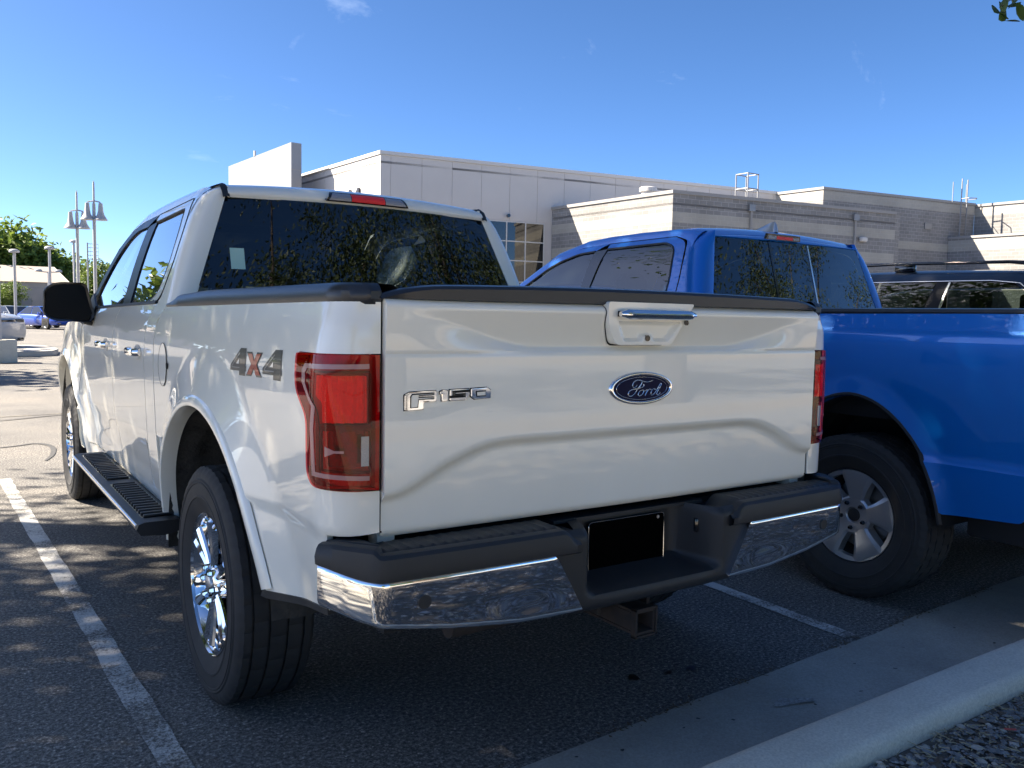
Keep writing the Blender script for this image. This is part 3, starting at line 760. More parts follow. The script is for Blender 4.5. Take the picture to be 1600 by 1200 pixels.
# ---------------------------------------------------------------- cab
DB = [(2.16, 1.36), (2.16, .70), (2.10, .50)]
def dmid(z): return lerp(z, [(.45, 2.93), (.6, 3.0), (.9, 3.02), (1.2, 3.0), (1.36, 2.93)])
g = .004
beltz = lambda y: 1.3745-.022*(y-1.85)*.72
for sgn in (-1, 1):
    fm = f_cab if sgn < 0 else mirror(f_cab)
    ov = (sgn, 0, 0)
    # narrow cab corner between bed and rear door
    tp(panel('cab_corner', [(1.967, .44), (2.12, .44), (2.155, .62), (2.155, 1.20), (2.135, 1.30), (2.09, 1.372), (1.845, 1.374), (1.91, 1.340), (1.955, 1.285), (1.967, 1.22)], fm, .03, .03, 'white_paint', T, .02, ov))
    rd = [(2.13, .50)]+[(2.13+.033*ss((z-.50)/.15), z) for z in (.6, .7, .9, 1.1, 1.2)]+[(2.145, 1.30), (2.10, beltz(2.1))]+[(dmid(z)-g, z) for z in (beltz(2.93), 1.2, 1.05, .9, .75, .6, .50)]
    d1 = tp(panel('rear_door', rd, fm, .05, .02, 'white_paint', T, .02, ov))
    fd_ = [(dmid(z)+g, z) for z in (.50, .6, .75, .9, 1.05, 1.2, beltz(2.93))]+[(4.02, beltz(4.02)), (4.17, 1.20), (4.18, .62), (4.13, .50)]
    d2 = tp(panel('front_door', fd_, fm, .05, .02, 'white_paint', T, .02, ov))
    tp(panel('sill', [(2.10, .494), (1.975, .425), (4.10, .425), (4.13, .494)], fm, .2, .03, 'white_paint', T, .03, ov))
    for d, y0 in ((d1, 2.20), (d2, 3.10)):
        # handle: chrome strap over a shallow cup
        rows = []
        for k in range(13):
            t = k/12; y = y0+.22*t
            o_ = .012+.034*math.sin(math.pi*min(1, max(0, t)))**.35
            r1 = .011
            x0 = XB(1.152)+o_
            rows.append([(sgn*(x0+r1*.7*math.cos(a)), y, 1.152+r1*1.5*math.sin(a)) for a in [2*math.pi*q/8 for q in range(8)]])
        grid('door_handle', rows, 'chrome', d, close_u=True, cap=True)
        bm = bmesh.new()
        prism(bm, [(y0+.11+.075*math.cos(a*math.pi/9), 1.150+.034*math.sin(a*math.pi/9)) for a in range(18)], lambda u, v, dd: (sgn*(XB(v)+.001+dd), u, v), .001)
        fin(bm, 'handle_cup', 'black_gloss' if False else 'alloy', d, 40, recalc=True)
    # front fender
    ar = sellipse(FY, AZ, AA, AB, AN, 185, 12, 40)
    fo = [(4.19, .46), (FY-AA-.005, .46)]+[p for p in ar if p[1] > .47]+[(5.50, .55), (5.62, .62), (5.62, 1.02), (5.45, 1.10), (4.9, 1.245), (4.19, 1.28)]
    tp(panel('front_fender', fo, fm, .04, .03, 'white_paint', T, .02, ov))
    rows = []
    for i, (y, z) in enumerate(sellipse(FY, AZ, AA, AB, AN, 181, 10, 44)):
        c = Vector((y-FY, z-.45)).normalized()
        row = []
        for rr, dx in ((-.012, -.12), (-.004, .0), (.006, .010), (.040, .006), (.050, -.006)):
            yy, z2 = y+c.x*rr, z+c.y*rr
            p = f_cab(yy, max(z2, .42))
            row.append((sgn*(-p[0]+dx), yy, z2))
        rows.append(row)
    tp(grid('wheel_arch_trim', rows, 'white_paint', T, ang=40, outv=ov))
    # black belt moulding
    tp(panel('belt_moulding', [(2.10, beltz(2.1)+.002), (2.10, beltz(2.1)+.016), (4.0, beltz(4.0)+.016), (4.0, beltz(4.0)+.002)], (lambda y, z: f_cab(y, z, .006)) if sgn < 0 else mirror(lambda y, z: f_cab(y, z, .006)), .2, .02, 'black_plastic', T, .012, ov))
    # side windows
    bw = lambda y: beltz(y)+.017
    rg = rnd([(2.235, bw(2.24), .06), (2.12, 1.43, .06), (2.085, 1.55, .08), (2.12, 1.70, .06), (2.215, 1.812, .03), (2.80, 1.795), (2.745, bw(2.75))])
    fg = rnd([(2.985, 1.785), (3.02-.08, bw(2.95)), (3.93, bw(3.93)), (3.86, 1.44, .05), (3.62, 1.64, .1), (3.42, 1.745, .1), (3.25, 1.782, .06)])
    fq = (lambda off: (lambda y, z: f_cab(y, z, off))) if sgn < 0 else (lambda off: mirror(lambda y, z: f_cab(y, z, off)))
    tp(panel('rear_side_window', rg, fq(-.010), .08, .06, 'glass_side', T, 0, ov))
    tp(panel('front_side_window', fg, fq(-.010), .08, .06, 'glass_side', T, 0, ov))
    tp(panel('b_pillar', [(2.745, bw(2.7)), (2.80, 1.797), (2.985, 1.787), (2.94, bw(2.9))], fq(-.004), .05, .06, 'pillar_black', T, .01, ov))
    def ring(outer, inner, off, m_, nm):
        # strip between two open curves with the same count
        rows = [[fq(off)(*a), fq(off)(*((a[0]+b[0])/2, (a[1]+b[1])/2)), fq(off)(*b)] for a, b in zip(outer, inner)]
        o = grid(nm, rows, m_, T, ang=40, outv=ov); return tp(o)
    def resamp(P_, n):
        L = [0]
        for a, b in zip(P_, P_[1:]): L.append(L[-1]+math.hypot(b[0]-a[0], b[1]-a[1]))
        out = []
        for k in range(n):
            s = L[-1]*k/(n-1); i = 0
            while i < len(L)-2 and s > L[i+1]: i += 1
            t = (s-L[i])/(L[i+1]-L[i]); out.append((P_[i][0]+(P_[i+1][0]-P_[i][0])*t, P_[i][1]+(P_[i+1][1]-P_[i][1])*t))
        return out
    # rear door upper frame (follows the glass from belt, round the back, over the top)
    rin = resamp(rg[:-1], 40)
    rout = resamp(rnd([(2.155, bw(2.2)-.016, .03), (2.045, 1.40, .06), (2.0, 1.55, .08), (2.045, 1.74, .07), (2.15, 1.856, .04), (2.82, 1.838)]), 40)
    ring(rout, rin, .0, 'white_paint', 'rear_door_frame')
    fin_ = resamp(fg[2:]+fg[:1], 40)
    fin_ = resamp([(2.985, 1.785)]+fg[:1:-1], 40)
    fout = resamp(rnd([(2.83, 1.838), (3.22, 1.828, .05), (3.42, 1.80, .1), (3.66, 1.70, .1), (3.94, 1.48, .05), (4.06, bw(4.06))]), 40)
    ring(fout, fin_, .0, 'pillar_black', 'front_door_frame')
    # seals
    bm = bmesh.new(); add_tube(bm, [fq(-.004)(*p) for p in rin], .006, 5); tp(fin(bm, 'window_seal', 'black_plastic', T, 60, recalc=True))
    bm = bmesh.new(); add_tube(bm, [fq(-.001)(*p) for p in rout], .0035, 5); tp(fin(bm, 'door_gap', 'gap', T, 60, recalc=True))
    # roof rail / A pillar, from the rear corner to the cowl
    def railsec(y):
        zt = lerp(y, [(1.9, 1.925), (2.4, 1.928), (3.0, 1.915), (3.25, 1.895), (3.6, 1.76), (3.95, 1.55), (4.2, 1.38), (4.3, 1.31)])
        return zt
    rows = []
    ys = [1.99, 2.05, 2.15, 2.35, 2.6, 2.83, 3.0, 3.22, 3.42, 3.66, 3.94, 4.12]
    lo_z = [1.70, 1.752, 1.858, 1.850, 1.846, 1.841, 1.836, 1.830, 1.802, 1.702, 1.482, 1.345]
    hi = [(-.665, 1.905), (-.665, 1.908), (-.666, 1.908), (-.667, 1.909), (-.668, 1.908), (-.668, 1.905), (-.668, 1.900), (-.668, 1.888), (-.69, 1.848), (-.735, 1.738), (-.80, 1.508), (-.85, 1.36)]
    for y, zl, (xh, zh) in zip(ys, lo_z, hi):
        p0 = Vector(f_cab(y, zl)); p2 = Vector((xh, y, zh)); mid = (p0+p2)/2
        nrm = Vector((-.6, 0, .8)) if y < 3.3 else Vector((-.7, .35, .55))
        row = []
        for t in (0, .2, .4, .6, .8, 1):
            q = p0.lerp(p2, t)+nrm*(.028 if y < 3.3 else .022)*4*t*(1-t)*min(1, (p2-p0).length/.12)
            row.append((sgn*-q.x, q.y, q.z))
        rows.append(row)
    tp(grid('roof_rail', rows[1:], 'white_paint', T, ang=50, outv=(sgn, 0, 1)))
    # C pillar: rear glass edge -> round the corner -> rear door shut line
    rows = []
    NZ = 24
    for k in range(NZ+1):
        z = 1.366+(1.898-1.366)*k/NZ
        t = (z-1.36)/.485
        xg = .835-.172*t+.006; yg = 1.835+.125*t
        xs = XC(z) if z > 1.34 else XB(z)
        rr = min(.055, xs-xg-.004)
        yd = lerp(z, [(1.36, 2.085), (1.40, 2.045), (1.47, 2.018), (1.55, 2.0), (1.65, 2.018), (1.74, 2.045), (1.80, 2.09), (1.84, 2.14), (1.862, 2.155), (1.90, 2.16)])
        row = [(sgn*(xg-.004), yg+.016, z), (sgn*xg, yg, z)]
        xe = xs-rr
        for q in (.35, .7, 1): row.append((sgn*(xg+(xe-xg)*q), yg-.004, z))
        for a in (18, 36, 54, 72, 90): row.append((sgn*(xe+rr*math.sin(R(a))), yg-.004+.075*(1-math.cos(R(a))), z))
        y9 = yg+.071
        for q in (.33, .66, 1.): row.append((sgn*xs, y9+(yd-.004-y9)*q, z))
        rows.append(row)
    tp(grid('c_pillar', rows, 'white_paint', T, ang=60, outv=(sgn, -.4, 0)))
    # black roof ditch strip
    rows = []
    for y, xz in ((1.935, (.668, 1.845)), (1.95, (.669, 1.872)), (1.972, (.671, 1.896)), (2.0, (.671, 1.909)), (2.1, (.671, 1.913)), (2.6, (.673, 1.913)), (3.2, (.672, 1.895)), (3.35, (.69, 1.862))):
        rows.append([(sgn*(xz[0]-.014), y, xz[1]+.001), (sgn*xz[0], y-.002, xz[1]+.004), (sgn*(xz[0]+.016), y, xz[1]-.003)])
    tp(grid('roof_ditch_strip', rows, 'black_plastic', T, ang=50, outv=(0, 0, 1)))
    # mirror
    if True:
        mr = tp(empty('door_mirror')); mr.parent = T; mr.matrix_basis = TI
        rows = []
        sec = rnd([(-.985, 1.262, .03), (-.962, 1.31), (-.985, 1.40, .02), (-1.005, 1.495, .03), (-1.165, 1.497, .05), (-1.226, 1.455, .03), (-1.230, 1.30, .03), (-1.18, 1.272, .03)], 4)
        cx = sum(p[0] for p in sec)/len(sec); cz = sum(p[1] for p in sec)/len(sec)
        def ringm(y, e, dx=0): return [(-sgn*(cx+(p[0]-cx)*e+dx), y, cz+(p[1]-cz)*e) for p in sec]
        rows = [ringm(3.70, .93), ringm(3.665, 1.0), ringm(3.72, 1.0), ringm(3.78, .92), ringm(3.83, .72), ringm(3.85, .4)]
        hs_ = grid('mirror_housing', rows, 'black_plastic', mr, close_u=True, ang=50)
        plate('mirror_glass', [(p[0]*1, p[2]) for p in ringm(0, .90)], lambda u, v, d: (u, 3.682-d*0+.004*d, v), 1, 'mirror_black', mr)
        bm = bmesh.new()
        add_tube(bm, [(sgn*1.02, 3.74, 1.285), (sgn*.96, 3.76, 1.275), (sgn*.90, 3.80, 1.285)], [.032, .036, .045], 12)
        fin(bm, 'mirror_arm', 'black_plastic', mr, 60, recalc=True)
        plate('mirror_patch', [(3.72, 1.30), (3.70, 1.36), (3.96, 1.44), (4.04, 1.36), (4.0, 1.28)], lambda u, v, d: (sgn*((XC(v) if v > 1.33 else XB(v))+.004+d), u, v), .012, 'black_plastic', mr)
    # running board
    rb = tp(empty('running_board')); rb.parent = T; rb.matrix_basis = TI
    def rsec(y, e=1.): return [(sgn*x_, y, .50+(z_-.50)*1) for x_, z_ in ((.93, .455), (.93, .492), (.95, .50), (1.075, .50), (1.098, .492), (1.105, .472), (1.09, .448), (1.0, .44))]
    grid('board_body', [rsec(y) for y in (1.66, 1.68, 3.56, 3.58)], 'black_plastic', rb, close_u=True, cap=True, ang=40)
    tube('board_trim', [(sgn*1.100, 1.68, .482), (sgn*1.100, 3.56, .482)], .009, 'alloy_bright', rb, 8)
    for y0, y1 in ((1.76, 2.50), (2.66, 3.46)):
        grid('tread_pad', [[(sgn*.955, y, .5008), (sgn*1.07, y, .5008)] for y in (y0-.02, y1+.02)], 'black_gloss', rb)
        nn = int((y1-y0)/.05)
        for k in range(nn+1):
            y = y0+(y1-y0)*k/nn
            box('tread_rib', (min(sgn*.962, sgn*1.062), y-.012, .501), (max(sgn*.962, sgn*1.062), y+.010, .510), 'black_plastic', rb, .003)
    for y in (1.9, 2.6, 3.4): tp(box('board_bracket', (min(sgn*.6, sgn*.95), y, .46), (max(sgn*.6, sgn*.95), y+.06, .475), 'under', T))
# ---------------------------------------------------------------- roof, rear glass
def f_roof(x, y):
    z = 1.912+.030*(1-(x/.67)**2)
    z -= .034*max(0, (2.08-y)/.12)**2*.75
    z -= .022*ss((y-2.6)/.8)+.05*max(0, (y-3.2)/.3)**2*.6
    return (x, y, z)
tp(panel('roof', rnd([(-.662, 1.975), (.662, 1.975), (.662, 3.42), (-.662, 3.42)]), f_roof, .06, .03, 'white_paint', T, .02, (0, 0, 1)))
def f_head(x, t):
    # header between glass top and roof edge
    e = (x/.66)**2
    z0, y0 = 1.846-.012*e*0, 1.950
    z1, y1 = f_roof(x, 1.976)[2]-.001, 1.974
    b = .018*4*t*(1-t)
    return (x, y0+(y1-y0)*t-b, z0+.012*(1-e)+(z1-z0-.012*(1-e))*t)
tp(panel('roof_header', [(-.66, 0), (.66, 0), (.66, 1), (-.66, 1)], f_head, .04, .2, 'white_paint', T, .015, (0, -1, .3)))
def f_glass(x, t):
    e = (x/(.835-.172*t))**2
    return (x, 1.835+.125*t-.026*(1-e)+.004, 1.362+(.487+.012*(1-e))*t)
tp(panel('rear_window', [(-.836, 0), (.836, 0), (.665, 1), (-.665, 1)], f_glass, .06, .1, 'glass_dark', T, 0, (0, -1, .2)))
tp(panel('rear_window_border', [(-.838, -.03), (.838, -.03), (.838, .02), (-.838, .02)], lambda x, t: (x, f_glass(x, t)[1]-.001, f_glass(x, t)[2]), .1, .05, 'gap', T, 0, (0, -1, 0)))
tp(panel('window_sticker', [(-.668, .34), (-.607, .34), (-.607, .53), (-.668, .53)], lambda x, t: (x, f_glass(x, t)[1]-.002, f_glass(x, t)[2]), .1, .1, 'sticker', T, 0, (0, -1, 0)))
# centre brake light
def f_ch(x, t): p = f_head(x, t); return (p[0], p[1]-.014-.008*math.sin(math.pi*t), p[2])
cb = tp(panel('centre_brake_light', rnd([(-.215, .18, .02), (.215, .18, .02), (.19, .92, .03), (-.19, .92, .03)]), f_ch, .03, .15, 'black_gloss', T, .02, (0, -1, .3)))
f_c2 = lambda x, t: (f_ch(x, t)[0], f_ch(x, t)[1]-.003, f_ch(x, t)[2])
panel('red_lens', [(-.086, .26), (.086, .26), (.086, .84), (-.086, .84)], f_c2, .02, .1, 'lens_bright', cb, .003, (0, -1, .3))
panel('clear_lens', [(-.20, .26), (-.09, .26), (-.09, .84), (-.178, .84)], f_c2, .02, .1, 'lens_clear', cb, .003, (0, -1, .3))
panel('clear_lens', [(.09, .26), (.20, .26), (.178, .84), (.09, .84)], f_c2, .02, .1, 'lens_clear', cb, .003, (0, -1, .3))
# cab back wall under the glass and windshield, hood, nose
tp(box('cab_back_wall', (-.90, 1.90, .60), (.90, 1.93, 1.37), 'white_paint', T))
def f_ws(x, t):
    e = (x/.82)**2
    y = 3.40+.86*t+.16*(1-e)*t; z = 1.872-.53*t+.02*(1-e)*(1-t)
    return (x*(1+.14*t)*.86, y, z)
tp(panel('windshield', [(-.80, 0), (.80, 0), (.82, 1), (-.82, 1)], f_ws, .1, .1, 'glass_clear', T, 0, (0, 1, 1)))
def f_hood(x, y):
    t = (y-4.18)/1.4; e = (x/.88)**2
    return (x*(1-.10*t**2), y-.10*t*e, 1.335-.06*t-.10*t**3-.045*e-.03*e**3+.018*ss((abs(x)-.45)/.08)*ss((.80-abs(x))/.15))
tp(panel('hood', rnd([(-.88, 4.2), (.88, 4.2), (.86, 5.6, .1), (-.86, 5.6, .1)]), f_hood, .06, .06, 'white_paint', T, .03, (0, 0, 1)))
nose = rnd([(-.80, 1.13, .06), (-.84, .55, .06), (.84, .55, .06), (.80, 1.13, .06)])
tp(plate('front_fascia', nose, lambda u, v, d: (u, 5.40+d-.10*(u/.84)**2, v), .24, 'white_paint', T, .02))
gr = tp(plate('grille', rnd([(-.58, 1.10, .05), (-.62, .78, .05), (.62, .78, .05), (.58, 1.10, .05)]), lambda u, v, d: (u, 5.61+d-.08*(u/.84)**2, v), .06, 'black_gloss', T, .004))
for z in (.86, .94, 1.02): box('grille_bar', (-.58, 5.63, z-.014), (.58, 5.685, z+.014), 'chrome', gr, .004)
for s in (-1, 1):
    tp(plate('headlight', rnd([(s*.62, 1.09, .03), (s*.66, .80, .03), (s*.84, .82, .03), (s*.82, 1.08, .03)]), lambda u, v, d: (u, 5.55+d-.16*(u/.84)**2, v), .09, 'lens_clear', T, .004))
tp(plate('front_bumper', rnd([(-.93, .74, .04), (-.90, .48, .04), (.90, .48, .04), (.93, .74, .04)]), lambda u, v, d: (u, 5.55+d-.14*(u/.9)**4, v), .20, 'chrome', T, .02))
# interior
def seat(x, y, w, head=True):
    s = tp(empty('seat')); s.parent = T; s.matrix_basis = TI
    rows = []
    for z, yy, dd, ww in ((.90, y+.08, .16, w*.96), (1.0, y+.05, .16, w), (1.25, y-.03, .13, w), (1.40, y-.08, .10, w*.92), (1.45, y-.10, .06, w*.8)):
        rows.append([(x+ww/2*cx_, yy+dd/2*cy_, z) for cx_, cy_ in ((-1, -.6), (-.85, -1), (.85, -1), (1, -.6), (1, .6), (.85, 1), (-.85, 1), (-1, .6))])
    grid('seat_back', rows, 'interior', s, close_u=True, cap=True)
    rows = [[(p[0], p[1]+.0, p[2]) for p in [(x+w/2*c_, y+.3+.27*d_, z) for c_, d_ in ((-1, -.8), (-.9, -1), (.9, -1), (1, -.8), (1, .8), (.9, 1), (-.9, 1), (-1, .8))]] for z in (.80, .90, .95)]
    grid('seat_cushion', rows, 'interior', s, close_u=True, cap=True)
    if head:
        rows = []
        for z, q in ((1.475, .8), (1.50, 1), (1.60, 1.0), (1.65, .85), (1.665, .5)):
            rows.append([(x+.125*q*c_, y-.11+.05*q*d_, z) for c_, d_ in ((-1, -.5), (-.8, -1), (.8, -1), (1, -.5), (1, .5), (.8, 1), (-.8, 1), (-1, .5))])
        grid('headrest', rows, 'interior', s, close_u=True, cap=True)
        for q in (-.06, .06): tube('headrest_post', [(x+q, y-.10, 1.43), (x+q, y-.11, 1.49)], .006, 'steel', s, 6)
seat(-.40, 3.15, .54); seat(.40, 3.15, .54)
seat(-.48, 2.22, .50); seat(.48, 2.22, .50); seat(0, 2.22, .40)
tp(box('dashboard', (-.78, 3.78, .95), (.78, 4.25, 1.30), 'interior', T, .05)); tp(box('cab_floor', (-.86, 1.95, .60), (.86, 4.3, .64), 'interior', T))
tp(box('headliner', (-.64, 2.02, 1.868), (.64, 3.35, 1.872), 'interior_tan', T))
bm = bmesh.new(); lp = [Vector((-.40+.18*math.cos(a*.2618), 3.66+.06*math.sin(a*.2618), 1.20+.175*math.sin(a*.2618))) for a in range(25)]
add_tube(bm, lp, .015, 8, cap=False); tp(fin(bm, 'steering_wheel', 'interior', T, 60, recalc=True))
for s in (-1, 1): tp(box('door_trim', (min(s*.86, s*.90), 2.0, .65), (max(s*.86, s*.90), 4.1, 1.31), 'interior', T, .01))
WF = wheel_parts_ford()
for s in (-1, 1):
    for y, rot in ((1.056, .35 if s < 0 else .1), (FY, .9)):
        tp(put_wheel(WF, T, (s*.872, y, .405), s, rot))
# ================================================================ blue pickup truck (local x centred on the truck)
B = tag(empty('blue_pickup_truck', (2.97, .6, 0)), 'bright blue pickup truck parked to the right of the white one', 'pickup truck')
BI = Matrix.Translation((0, -.6, 0))
def bp(o):
    o.matrix_basis = BI @ o.matrix_basis
    return o
QB = sms([(.38, .975), (.50, .995), (.62, 1.008), (.75, 1.016), (.90, 1.028), (1.10, 1.036), (1.25, 1.034), (1.312, 1.027), (1.33, 1.015), (1.36, .998), (1.40, .975)])
QC = sms([(1.36, .992), (1.42, .978), (1.55, .948), (1.70, .900), (1.80, .855), (1.86, .80), (1.90, .72), (1.93, .6)])
RAY, RFY = .57, 4.24
def rarch(y, z, cy): return ((abs(y-cy)/.455)**1.9+(max(0, z-.40)/.60)**1.9)**(1/1.9)
def q_bed(y, z, off=0.):
    d = QB(z)+off+.022*max(0, min(1, 1-(rarch(y, z, RAY)-1)/.16))**1.2+.022*max(0, min(1, 1-(rarch(y, z, RFY)-1)/.16))**1.2
    if z < .752: d += .020*ss((.752-z)/.008)
    if y > 4.6: d -= .20*((y-4.6)/.7)**2.2
    if y < -.3: d -= .10*((-.3-y)/.35)**2.5
    return (-d, y, z)
def q_cab(y, z, off=0.):
    return (-((QB(z) if z < 1.36 else QC(z))+off), y, z)
for sgn in (-1, 1):
    fb = q_bed if sgn < 0 else mirror(q_bed)
    fc = (lambda off: (lambda y, z: q_cab(y, z, off))) if sgn < 0 else (lambda off: mirror(lambda y, z: q_cab(y, z, off)))
    fbo = (lambda off: (lambda y, z: q_bed(y, z, off))) if sgn < 0 else (lambda off: mirror(lambda y, z: q_bed(y, z, off)))
    ov = (sgn, 0, 0)
    ar = sellipse(RAY, .40, .455, .60, 1.9, 172, 2, 40)
    bo = [(-.62, .80), (-.26, .78), (-.245, .74), (-.24, .53, .03), (.10, .505)]+[p for p in ar if p[1] > .5]+[(1.05, .50), (1.60, .46), (1.60, 1.385), (-.62, 1.400)]
    bo = rnd(bo)
    bp(panel('bed_side', bo, fb, .03, .018, 'blue_paint', B, .03, ov))
    rows = []
    for (y, z) in sellipse(RAY, .40, .455, .60, 1.9, 174, -4, 44):
        c = Vector((y-RAY, z-.42)).normalized()
        rows.append([(sgn*(-q_bed(y+c.x*r_, max(.42, z+c.y*r_))[0]+dx), y+c.x*r_, z+c.y*r_) for r_, dx in ((-.006, -.30), (-.004, -.02), (.0, .003), (.010, .004), (.016, -.006))])
    bp(grid('wheel_arch_lip', rows, 'black_plastic', B, ang=40, outv=ov))
    for cy in (RAY, RFY):
        rows = [[(sgn*x_, y, z) for x_ in (.99, .8, .62, .55)] for (y, z) in sellipse(cy, .40, .452, .597, 1.9, 176, 4, 36)]
        bp(grid('wheel_well_liner', rows, 'under', B, ang=50))
        bp(box('wheel_well_wall', (min(sgn*.52, sgn*.55), cy-.45, .45), (max(sgn*.52, sgn*.55), cy+.45, 1.0), 'under', B))
    rows = [[(sgn*.976, y, 1.392), (sgn*.980, y, 1.402), (sgn*.970, y, 1.416), (sgn*.94, y, 1.420), (sgn*.86, y, 1.418), (sgn*.85, y, 1.36)] for y in (-.62, -.2, .4, 1.0, 1.60)]
    bp(grid('bed_rail_cap', rows, 'rail_plastic', B, ang=40, outv=(0, 0, 1)))
    bp(box('bed_inner_wall', (min(sgn*.86, sgn*.88), -.6, .9), (max(sgn*.86, sgn*.88), 1.6, 1.39), 'black_plastic', B))
    bp(panel('tail_light', rnd([(-.63, 1.30, .02), (-.50, 1.28, .03), (-.52, .90, .03), (-.63, .88, .02)]), fbo(.006), .03, .05, 'lens_red', B, .02, ov))
    # cab sides
    bp(panel('rear_door', [(1.60+.02, .46), (2.72, .46), (2.74, 1.43), (1.86, 1.43), (1.80, 1.40), (1.70, 1.36), (1.66, 1.2)], fc(0), .08, .05, 'blue_paint', B, .02, ov))
    bp(panel('front_door', [(2.73, .46), (3.72, .46), (3.76, 1.2), (3.62, 1.42), (2.75, 1.43)], fc(0), .08, .05, 'blue_paint', B, .02, ov))
    arf = sellipse(RFY, .40, .455, .60, 1.9, 180, 5, 36)
    bp(panel('front_fender', [(3.73, .46)]+[p for p in arf if p[1] > .45]+[(5.05, .50), (5.15, .60), (5.15, 1.02), (4.7, 1.24), (3.77, 1.30)], fb, .05, .04, 'blue_paint', B, .02, ov))
    wz = 1.445
    rgl = rnd([(1.955, wz, .03), (1.945, 1.60, .05), (1.985, 1.80, .05), (2.10, 1.835, .03), (2.66, 1.825), (2.74, wz)])
    fgl = rnd([(2.83, wz), (2.78, 1.815), (2.95, 1.805, .05), (3.20, 1.74, .1), (3.62, 1.52, .06), (3.66, wz, .02)])
    bp(panel('rear_side_window', rgl, fc(-.008), .1, .06, 'glass_side', B, 0, ov))
    bp(panel('front_side_window', fgl, fc(-.008), .1, .06, 'glass_side', B, 0, ov))
    bp(panel('b_pillar', [(2.74, wz), (2.66, 1.826), (2.78, 1.816), (2.83, wz)], fc(.0), .05, .08, 'black_gloss', B, .01, ov))
    def strip(outer, inner, off, m_, nm):
        return bp(grid(nm, [[fc(off)(*a), fc(off)(*((a[0]+b[0])/2, (a[1]+b[1])/2)), fc(off)(*b)] for a, b in zip(outer, inner)], m_, B, ang=40, outv=ov))
    ri = resamp(rgl[:-1], 36); ro = resamp(rnd([(1.875, 1.40, .03), (1.86, 1.60, .06), (1.895, 1.83, .07), (2.06, 1.878, .04), (2.68, 1.866)]), 36)
    strip(ro, ri, 0, 'blue_paint', 'rear_door_frame')
    fi2 = resamp(fgl[1:-1], 36); fo2 = resamp(rnd([(2.69, 1.866), (2.95, 1.85, .06), (3.22, 1.785, .1), (3.70, 1.53, .06), (3.78, 1.42)]), 36)
    strip(fo2, fi2, 0, 'blue_paint', 'front_door_frame')
    bm = bmesh.new(); add_tube(bm, [fc(-.002)(*p) for p in ri], .008, 5); bp(fin(bm, 'window_seal', 'black_plastic', B, 60, recalc=True))
    bm = bmesh.new(); add_tube(bm, [fc(-.002)(*p) for p in fi2], .008, 5); bp(fin(bm, 'window_seal', 'black_plastic', B, 60, recalc=True))
    bm = bmesh.new(); add_tube(bm, [fc(.0)(*p) for p in ro], .003, 5); bp(fin(bm, 'door_gap', 'gap', B, 60, recalc=True))
    # roof side, from rear corner to cowl
    rows = []
    for y, zl, xh, zh in ((1.84, 1.79, .73, 1.905), (1.90, 1.84, .73, 1.918), (2.06, 1.880, .73, 1.924), (2.4, 1.872, .73, 1.928), (2.7, 1.866, .73, 1.922), (2.95, 1.852, .73, 1.905), (3.22, 1.787, .75, 1.835), (3.70, 1.532, .82, 1.58), (3.95, 1.38, .88, 1.40)):
        p0 = Vector(q_cab(y, zl)); p2 = Vector((-xh, y, zh))
        rows.append([(sgn*-q.x, q.y, q.z) for q in [p0.lerp(p2, t)+Vector((-.6, 0, .8))*.02*4*t*(1-t) for t in (0, .25, .5, .75, 1)]])
    bp(grid('roof_rail', rows, 'blue_paint', B, ang=60, outv=(sgn, 0, 1)))
    # C pillar
    rows = []
    for k in range(25):
        z = 1.36+.545*k/24; t = (z-1.42)/.44
        xg = .845-.12*t; yg = 1.66+.12*max(0, t)-.02*min(0, t)
        xs = QC(z) if z > 1.36 else QB(z)
        rr = .085; xe = max(xs-rr, xg+.003); rr = xs-xe
        yd = lerp(z, [(1.36, 1.87), (1.60, 1.86), (1.75, 1.875), (1.83, 1.90), (1.865, 1.97), (1.905, 2.06)])
        row = [(sgn*(xg-.004), yg+.02, z), (sgn*xg, yg, z)]
        for q in (.5, 1): row.append((sgn*(xg+(xe-xg)*q), yg-.004, z))
        for a in (15, 30, 45, 60, 75, 90): row.append((sgn*(xe+rr*math.sin(R(a))), yg-.004+.10*(1-math.cos(R(a))), z))
        y9 = yg+.096
        for q in (.33, .66, 1): row.append((sgn*xs, y9+(yd-.003-y9)*q, z))
        rows.append(row)
    bp(grid('c_pillar', rows, 'blue_paint', B, ang=60, outv=(sgn, -.4, 0)))
    bp(box('cab_corner', (min(sgn*.90, sgn*1.02), 1.62, .5), (max(sgn*.90, sgn*1.02), 1.655, 1.37), 'blue_paint', B, .01))
    mr = bp(empty('door_mirror')); mr.parent = B
    box('mirror_housing', (min(sgn*1.06, sgn*1.28), 3.40, 1.36), (max(sgn*1.06, sgn*1.28), 3.50, 1.60), 'black_plastic', mr, .03)
    tube('mirror_arm', [(sgn*.96, 3.45, 1.40), (sgn*1.1, 3.45, 1.42)], .03, 'black_plastic', mr)
    for y0 in (1.74, 2.80):
        rows = []
        for k in range(9):
            t = k/8; x0 = QB(1.2)+.008+.03*math.sin(math.pi*t)**.4
            rows.append([(sgn*(x0+.008*math.cos(a)), y0+.2*t, 1.22+.015*math.sin(a)) for a in [2*math.pi*q/8 for q in range(8)]])
        bp(grid('door_handle', rows, 'blue_paint', B, close_u=True, cap=True))
def q_roof(x, y):
    z = 1.925+.028*(1-(x/.73)**2)-.05*max(0, (1.95-y)/.15)**2-.03*ss((y-2.5)/.6)-.05*max(0, (y-2.9)/.3)**2*.5
    return (x, y, z)
bp(panel('roof', [(-.728, 1.80), (.728, 1.80), (.728, 3.0), (-.728, 3.0)], q_roof, .07, .04, 'blue_paint', B, .02, (0, 0, 1)))
def q_gl(x, t):
    e = (x/(.845-.12*t))**2
    return (x, 1.664+.12*t-.03*(1-e), 1.42+.45*t)
